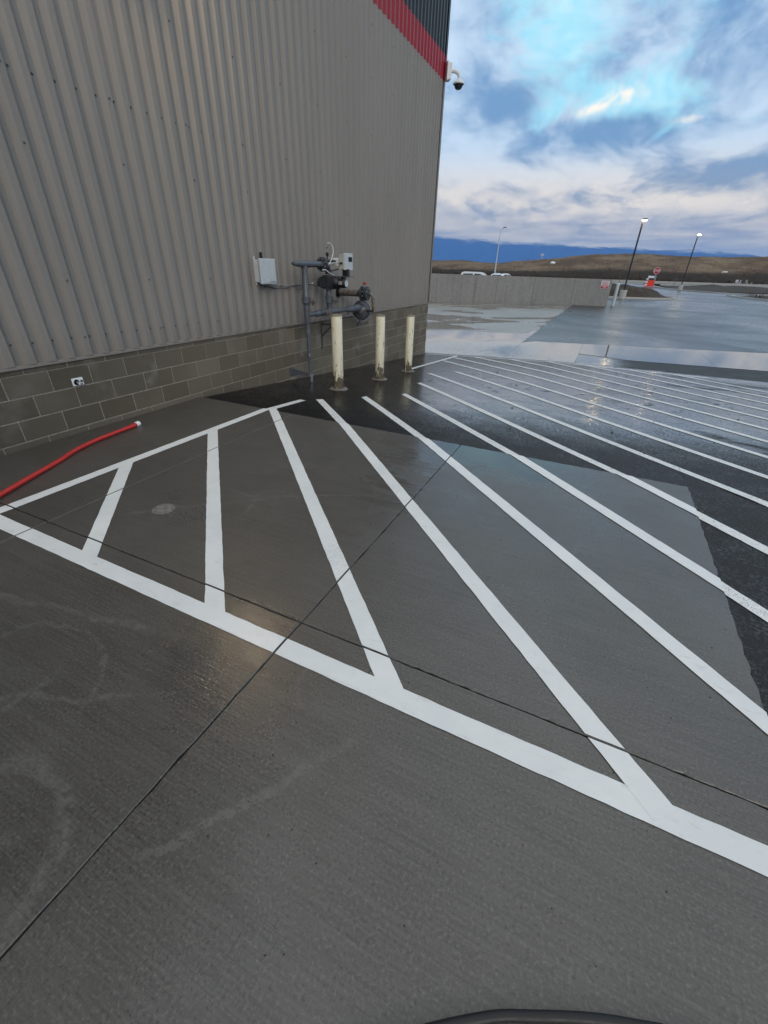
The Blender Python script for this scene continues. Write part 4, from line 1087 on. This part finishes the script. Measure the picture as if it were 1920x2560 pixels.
poly_sheet('verge_soil', [(10.4, 88.5), (70, 103), (75, 118), (8.4, 112)], None, M_soil, bumpy=.5)
poly_sheet('planting_bed', [(14.6, 77.2), (15.8, 64.5), (46, 64), (40, 80)], None, M_soil, bumpy=.35)
M_road = simple('damp road asphalt', (.055, .056, .06), .35, 0, .3, 1.0)
poly_sheet('road', [(-90, 118.5), (110, 128), (110, 136), (-90, 126.5)], -.18, M_road)
def kerb_line(pts, h=.15, w_=.18):
    b_ = BM(); P_ = [Vector((x, y, 0)) for x, y in pts]; q = []
    for i, p_ in enumerate(P_):
        d_ = (P_[min(i+1, len(P_)-1)]-P_[max(i-1, 0)]).normalized(); nn = Vector((-d_.y, d_.x, 0))
        z = max(zg(p_.x, p_.y), -.56)
        q.append([b_.verts.new((*(p_-nn*w_).xy, z-.1)), b_.verts.new((*(p_-nn*w_).xy, z+h)), b_.verts.new((*(p_+nn*w_).xy, z+h)), b_.verts.new((*(p_+nn*w_).xy, z-.1))])
    for a_, c_ in zip(q, q[1:]):
        for k in range(3): b_.faces.new((a_[k], c_[k], c_[k+1], a_[k+1]))
    return tag(obj('kerb', b_, M_kerb), kind='structure')
kerb_line([(7.0, 112), (7.2, 104), (8.0, 96), (10.2, 88.2), (14, 84.2), (18, 82.6), (24, 84.5), (45, 91), (75, 102)])
kerb_line([(14.2, 76), (14.2, 72), (15.0, 67), (15.9, 64.4), (20, 63.6), (46, 63.4)])
kerb_line([(-80, 118.3), (6, 118.5)], .16, .2)
kerb_line([(-90, 128), (0, 131.5), (110, 137)], .35, .5)
kerb_line([(9, 113.6), (40, 118), (100, 126.5)], .2, .3)

# stop sign
sb = on_ground(1630, 717.5)
sg = thing('stop_sign', sb, 'red octagonal stop sign on a thin grey post at the lot exit', 'stop sign')
scn = at_y(1641.2, 677, sb.y)
obj('post', cyl(sb+UP*-.1, Vector((sb.x, sb.y, scn.z+.1)), .045, 10), M_zinc, sg, True)
def octa(r, y0, th, name, m_):
    ps = [(sb.x+r*math.cos(R(22.5+45*k)), y0, scn.z+r*math.sin(R(22.5+45*k))) for k in range(8)]
    return obj(name, prism(ps, (0, th, 0)), m_, sg)
octa(.56, sb.y-.055, .01, 'border', M_signwhite); octa(.52, sb.y-.062, .006, 'face', M_signred)
fc = bpy.data.curves.new('stop', 'FONT'); fc.body = 'STOP'; fc.size = .42; fc.align_x = 'CENTER'; fc.align_y = 'CENTER'; fc.extrude = .002; fc.offset = .006
to = bpy.data.objects.new('stop_tmp', fc); COL.objects.link(to)
dg_ = bpy.context.evaluated_depsgraph_get(); tm = bpy.data.meshes.new_from_object(to.evaluated_get(dg_)); bpy.data.objects.remove(to)
tm.transform(Matrix.Rotation(R(90), 4, 'X')); tm.materials.clear(); tm.materials.append(M_signwhite)
lt = link('lettering', tm, None, sg, Vector((sb.x, sb.y-.066, scn.z))-sb)
# red work-zone board with white rails
wb = at_y(1623, 716.5, 99.0); wb.z = zg(wb.x, 99.0)
wz = thing('work_zone_board', wb, 'bright red board with white rails propped up left of the stop sign', 'board')
bx0, bx1 = at_y(1616, 716, 99).x, at_y(1633, 716, 99).x
h1, h0 = at_y(1625, 700.5, 99).z, wb.z+.1
obj('red_board', box((bx0, 98.97, h0), (bx1, 99.02, h1), .02), M_orange, wz)
obj('frame', box((bx0-.03, 99.02, wb.z), (bx0+.06, 99.08, h1+.75), .01), M_zinc, wz); obj('frame', box((bx1-.06, 99.02, wb.z), (bx1+.03, 99.08, h1+.75), .01), M_zinc, wz)
obj('top_rail', box((bx0-.15, 98.96, h1+.35), (bx1-.25, 99.0, h1+.68), .02), M_signwhite, wz)
for k in range(3): obj('side_rail', box((bx0-.33, 98.92, h0+.15+k*.45), (bx0-.02, 98.955, h0+.42+k*.45), .02), M_signwhite, wz)
for k in range(2): obj('side_rail', box((bx0-.36, 98.925, h0-.05+k*.45), (bx0-.03, 98.96, h0+.14+k*.45), .02), M_orange, wz)
obj('foot', box((bx0-.1, 98.6, wb.z), (bx0+.02, 99.5, wb.z+.08), .01), M_zinc, wz); obj('foot', box((bx1-.02, 98.6, wb.z), (bx1+.1, 99.5, wb.z+.08), .01), M_zinc, wz)

# far cobra-head street light
slb = at_y(1237, 683, 107.4); z0_ = -.4
st_ = thing('street_light', (slb.x, 107.4, z0_), 'tall thin galvanised street light with curved arm, left of centre against the mountain', 'street light')
tp = at_y(1250, 583, 107.4)
obj('pole', cyl((slb.x, 107.4, z0_), (slb.x, 107.4, tp.z), .15, 12, .09), M_boxgrey, st_, True)
obj('arm', tube(smooth_path([Vector((slb.x, 107.4, tp.z-.1)), Vector((slb.x+.1, 107.4, tp.z+.5)), Vector((slb.x+.45, 107.4, tp.z+.9)), Vector((slb.x+.8, 107.4, tp.z+1.02))], 5), .06, 8), M_boxgrey, st_, True)
obj('head', box((slb.x+.5, 107.2, tp.z+.95), (slb.x+1.15, 107.6, tp.z+1.1), .04), M_pipe, st_)

# ------------------------------------------------------------------ parked vehicles behind the wall
def vehicle(name, loc, rz, prof, width, wins, wheels, label, cat, hw=None):
    """prof: side outline (x along the car, z); wins: side windows as polygons; built at origin then turned"""
    r = thing(name, (0, 0, 0), label, cat, 'white vehicles parked behind the wall')
    w2 = width/2; b_ = BM()
    lay = []
    for yy, k in ((-w2, .90), (-w2*.97, 1.0), (w2*.97, 1.0), (w2, .90)):
        lay.append([b_.verts.new((x, yy*(1-.12*max(0, (z-1.0)/1.0)), .35+(z-.35)*(1 if k == 1 else .985))) for x, z in prof])
    for A_, B_ in zip(lay, lay[1:]):
        for k in range(len(prof)): b_.faces.new((A_[k], A_[(k+1) % len(prof)], B_[(k+1) % len(prof)], B_[k]))
    b_.faces.new(lay[0]); b_.faces.new(lay[-1][::-1])
    bd = obj('body', b_, M_carwhite, r)
    for side in (-1, 1):
        for wpts in wins:
            ps = [(x, side*(w2*(1-.12*max(0, (z-1.0)/1.0))+.002), z) for x, z in wpts]
            obj('window', prism(ps, (0, side*.01, 0)), M_glass, r)
        for wx_ in wheels:
            wh = obj('wheel', lathe((wx_, side*(w2-.2), .34), (0, side, 0), [(0, .30), (.02, .34), (.20, .34), (.22, .30)], 22), M_tyre, r, True)
            obj('rim', lathe((wx_, side*(w2+.021), .34), (0, side, 0), [(0, .20), (.008, .19)], 16), M_zinc, wh, True)
    for (x0, z0, x1, z1) in (hw or []):
        n_ = Vector((-(z1-z0), 0, x1-x0)).normalized()*.012
        ps = [Vector((x0, -w2*.78, z0))+n_, Vector((x1, -w2*.70, z1))+n_, Vector((x1, w2*.70, z1))+n_, Vector((x0, w2*.78, z0))+n_]
        obj('windscreen', prism(ps, n_), M_glass, r)
    xm = max(x for x, z in prof); xn = min(x for x, z in prof)
    for side in (-1, 1):
        obj('headlight', box((xm-.06, side*w2*.72-.14, .72), (xm+.012, side*w2*.72+.14, .86), .02), M_boxgrey, r)
        obj('tail_light', box((xn-.012, side*w2*.82-.08, .8), (xn+.05, side*w2*.82+.08, 1.1), .02), M_signred, r)
    r.location = loc; r.rotation_euler = (0, 0, rz)
    return r
van_p = [(-2.2, .35), (-2.3, .6), (-2.28, 1.1), (-2.2, 1.6), (-2.02, 1.86), (-1.7, 1.92), (.2, 1.90), (.75, 1.80), (1.45, 1.22), (2.1, 1.08), (2.28, .8), (2.25, .4)]
vehicle('van', (-15.95, 62, -.56), R(8), van_p, 1.85, [[(-1.95, 1.2), (-1.85, 1.7), (-.62, 1.72), (-.62, 1.2)], [(-.42, 1.2), (-.42, 1.72), (.25, 1.70), (.75, 1.55), (1.0, 1.25)]], (-1.4, 1.45), 'white van with rounded roof and dark side windows, middle vehicle behind the wall', 'van', [(.72, 1.80, 1.42, 1.24)])
suv_p = [(-2.2, .35), (-2.25, .9), (-2.1, 1.15), (-1.7, 1.62), (-1.3, 1.72), (.2, 1.72), (.95, 1.15), (2.0, 1.02), (2.2, .8), (2.15, .38)]
sv = vehicle('parked_car', (-13.3, 64.6, -.50), R(75), suv_p, 1.8, [[(-1.6, 1.2), (-1.4, 1.6), (-.5, 1.62), (-.5, 1.2)], [(-.35, 1.2), (-.35, 1.62), (.1, 1.6), (.65, 1.2)]], (-1.35, 1.35), 'white car seen end-on with a roof rack, right of the van behind the wall', 'car', [(.25, 1.70, .92, 1.18), (-2.08, 1.2, -1.72, 1.6)])
for yy in (-.6, .6):
    b_ = box((-1.2, yy-.03, 1.73), (.2, yy+.03, 1.79), .01); me_ = bpy.data.meshes.new('roof_rail'); b_.to_mesh(me_); b_.free(); link('roof_rail', me_, M_boxgrey, sv)
vehicle('parked_car', (-23.3, 62, -.50), R(4), suv_p, 1.8, [[(-1.6, 1.2), (-1.4, 1.6), (-.5, 1.62), (-.5, 1.2)], [(-.35, 1.2), (-.35, 1.62), (.1, 1.6), (.65, 1.2)]], (-1.35, 1.35), 'white car half hidden by the building corner, leftmost behind the wall', 'car', [(.25, 1.70, .92, 1.18)])

# ------------------------------------------------------------------ far verge: utility boxes, fence, saplings, rocks
def far_at(x, y, d): return at_y(x, y, d)
def cabinet(px0, px1, pyt, pyb, d, name, label, cat, m_, extra=None):
    a_, c_ = far_at(px0, pyb, d), far_at(px1, pyt, d)
    r = thing(name, ((a_.x+c_.x)/2, d, a_.z), label, cat)
    obj('cabinet', box((a_.x, d-.4, a_.z), (c_.x, d+.4, c_.z), .05), m_, r)
    obj('lid', box((a_.x-.05, d-.46, c_.z), (c_.x+.05, d+.44, c_.z+.08), .02), m_, r)
    obj('door_seam', box(((a_.x+c_.x)/2-.02, d-.42, a_.z+.1), ((a_.x+c_.x)/2+.02, d-.395, c_.z-.1)), M_zinc, r)
    obj('pad', box((a_.x-.25, d-.6, a_.z-1.2), (c_.x+.25, d+.6, a_.z+.02), .02), M_kerb, r)
cabinet(1888, 1906, 705.5, 714, 141, 'transformer', 'dark green utility transformer cabinet across the road at the right', 'transformer', M_dkgreen)
cabinet(1874.5, 1880.5, 707.5, 716, 139.5, 'utility_pedestal', 'pale green utility pedestal left of the dark transformer', 'pedestal', M_green)
cabinet(1838, 1846, 700.5, 707.5, 152, 'utility_cabinet', 'white utility cabinet across the road, leftmost of the pale boxes', 'cabinet', M_white)
cabinet(1849, 1853, 701, 707, 153, 'utility_cabinet', 'narrow pale grey cabinet just right of the white one', 'cabinet', M_boxgrey)
cabinet(1863, 1869, 701, 707, 153, 'utility_cabinet', 'pale beige cabinet between the grey cabinet and the dark transformer', 'cabinet', M_kerb)
def sapling(px, pyb, pyt, d, label):
    a_, c_ = far_at(px[0], pyb, d), far_at(px[1], pyt, d)
    a_.z = min(a_.z, zg(a_.x, d) if d < 118 else a_.z)
    r = thing('sapling', a_, label, 'sapling'); h = c_.z-a_.z
    obj('trunk', tube([a_+UP*-.2, a_+UP*(h*.5)+Vector((.02, 0, 0)), a_+UP*h], [.05, .035, .015], 7), M_bark, r)
    b_ = BM()
    for k in range(14):
        s = .35+.6*k/14; q = a_+UP*(h*s); an = k*2.4; l_ = .55*(1.15-s)
        add_tube(b_, [q, q+Vector((math.cos(an)*l_*.6, math.sin(an)*l_*.6, l_*.7)), q+Vector((math.cos(an)*l_*.8, math.sin(an)*l_*.8, l_*1.4))], [.014, .009, .004], 4)
    obj('crown', b_, M_bark, r)
sapling((1546.5, 1549), 708, 670, 108, 'bare thin sapling in front of the brush, left of the nearer lamp post')
sapling((1684, 1692), 714, 686, 97, 'bare thin sapling between the stop sign and the farther lamp post')
fn = thing('fence', (-20, 330, 6), 'thin wire fence with dark posts along the hill crest left of centre', 'fence')
topz = []
for i in range(22):
    a_ = -14.6+i*.42; rr = 372; x_, y_ = rr*math.sin(R(a_)), rr*math.cos(R(a_))
    e_ = .60+max(0, (a_+12))*.075
    z_ = EYE+rr*math.tan(R(e_))-1.0
    h_ = random.uniform(1.9, 2.6)
    obj('post', box((x_-.14, y_-.14, z_-3.0), (x_+.14, y_+.14, z_+h_)), M_bark, fn); topz.append(Vector((x_, y_, z_+1.7)))
obj('wire', tube(topz, .03, 4), M_zinc, fn)
tw = far_at(1355, 636.5, 600); tb_ = far_at(1353.5, 650, 600)
mast = thing('radio_mast', tb_, 'tiny pale mast on the skyline right of the street light', 'mast')
obj('mast_pole', cyl(tb_+UP*-3, Vector((tb_.x, tb_.y, tw.z)), .35, 8), M_boxgrey, mast)
obj('antenna_head', box((tb_.x-1.6, 599.5, tw.z-1.2), (tb_.x+1.8, 600.5, tw.z+.8), .1), M_boxgrey, mast)
def rock(px, py, d, s, label):
    q = far_at(px, py, d); b_ = BM(); bmesh.ops.create_icosphere(b_, subdivisions=2, radius=1)
    for v in b_.verts:
        v.co *= 1+.25*NN.noise(v.co*1.7+q); v.co = Vector((v.co.x*s*1.5, v.co.y*s, v.co.z*s*.8))+q
    o = obj('pale_rock', b_, M_white, at=q); tag(o, label, 'rock')
rock(1811, 683.5, 215, .9, 'white boulder low on the brown hillside at the right')
rock(1382, 657.5, 260, .9, 'white boulder on the brown hillside below the radio mast')

# dry brush: fine tangle along the near foot of the hill and in the beds
def brush():
    b_ = BM()
    def tuft(q, h, n):
        for k in range(n):
            an = random.random()*6.28; l_ = h*random.uniform(.5, 1); w_ = h*.05+.01
            d_ = Vector((math.cos(an), math.sin(an), 0)); tip = q+d_*l_*.5+UP*l_
            s_ = Vector((-d_.y, d_.x, 0))*w_
            b_.faces.new((b_.verts.new(q-s_), b_.verts.new(q+s_), b_.verts.new(tip)))
    for _ in range(1500):
        a_ = random.uniform(-22, 13); rr = random.uniform(139, 178)
        x_, y_ = rr*math.sin(R(a_)), rr*math.cos(R(a_)); tuft(Vector((x_, y_, -.35)), random.uniform(.4, 1.6), 7)
    for _ in range(2600):
        a_ = random.uniform(-22, 13); rr = random.uniform(180, 424)
        if NN.noise(Vector((a_*.9, rr*.02, 5))) < -.05: continue
        x_, y_ = rr*math.sin(R(a_)), rr*math.cos(R(a_)); tuft(Vector((x_, y_, hill_height(rr, a_)-.1)), random.uniform(.3, 1.1), 6)
    for _ in range(420):
        s, u = random.random(), random.random(); tuft(Vector((16+24*s, 65.5+13*u, -.45)), random.uniform(.15, .5), 6)
    def m(t):
        r_ = t.noise(t.pos(), .35, 3, .6); c = t.mix(t.ss(r_, .35, .65), (.055, .036, .024), (.19, .145, .09)); y_ = t.sep(t.pos())[1]; c = t.mix(t.ss(y_, 225, 175, 0, .8), c, (.026, .017, .013)); t.S(Base_Color=c, Roughness=.95)
    tag(obj('dry_brush', b_, mat('dry brush', m)), 'dry brown brush along the foot of the hill and in the beds', 'brush', kind='stuff')
brush()
# grit on the wet apron
def grit():
    b_ = BM()
    for _ in range(420):
        if random.random() < .6: x_, y_ = random.gauss(-3.3, 1.0), random.gauss(14.4, .55)
        elif random.random() < .5: x_, y_ = random.gauss(-.3, 1.3), random.gauss(12.6, 1.0)
        else: x_, y_ = random.uniform(-2.5, 4), random.uniform(5, 14)
        if y_ < 4.4 or x_ < -4.6: continue
        s = random.uniform(.003, .009); z = zg(x_, y_)-.008
        r_ = bmesh.ops.create_cube(b_, size=1)['verts']; rot = Matrix.Rotation(random.random()*6, 3, 'Z') @ Matrix.Rotation(random.random(), 3, 'X')
        for v in r_: v.co = rot @ Vector((v.co.x*s*2, v.co.y*s*1.5, v.co.z*s*1.2))+Vector((x_, y_, z+s*.4))
    for _ in range(160):
        x_, y_ = random.uniform(-3, 1), random.uniform(.2, 4.1); s = random.uniform(.0012, .003)
        r_ = bmesh.ops.create_cube(b_, size=1)['verts']; rot = Matrix.Rotation(random.random()*6, 3, 'Z')
        for v in r_: v.co = rot @ Vector((v.co.x*s*2, v.co.y*s*1.5, v.co.z*s))+Vector((x_, y_, s*.4))
    tag(obj('grit', b_, simple('dark grit', (.02, .019, .018), .8)), 'dark loose grit scattered over the wet pavement', 'grit', kind='stuff')
grit()

# ------------------------------------------------------------------ the air
def haze_vol():
    m_ = bpy.data.materials.new('blue evening air'); m_.use_nodes = True; nt = m_.node_tree; nt.nodes.clear()
    v = nt.nodes.new('ShaderNodeVolumePrincipled'); v.inputs['Color'].default_value = (.42, .68, 1.0, 1); v.inputs['Density'].default_value = .00005
    nt.links.new(v.outputs[0], nt.nodes.new('ShaderNodeOutputMaterial').inputs['Volume']); return m_
hz = obj('haze', box((-10800, -10800, -400), (10800, 10800, 1300)), haze_vol()); tag(hz, 'blue evening haze over the whole view', 'haze', kind='stuff')
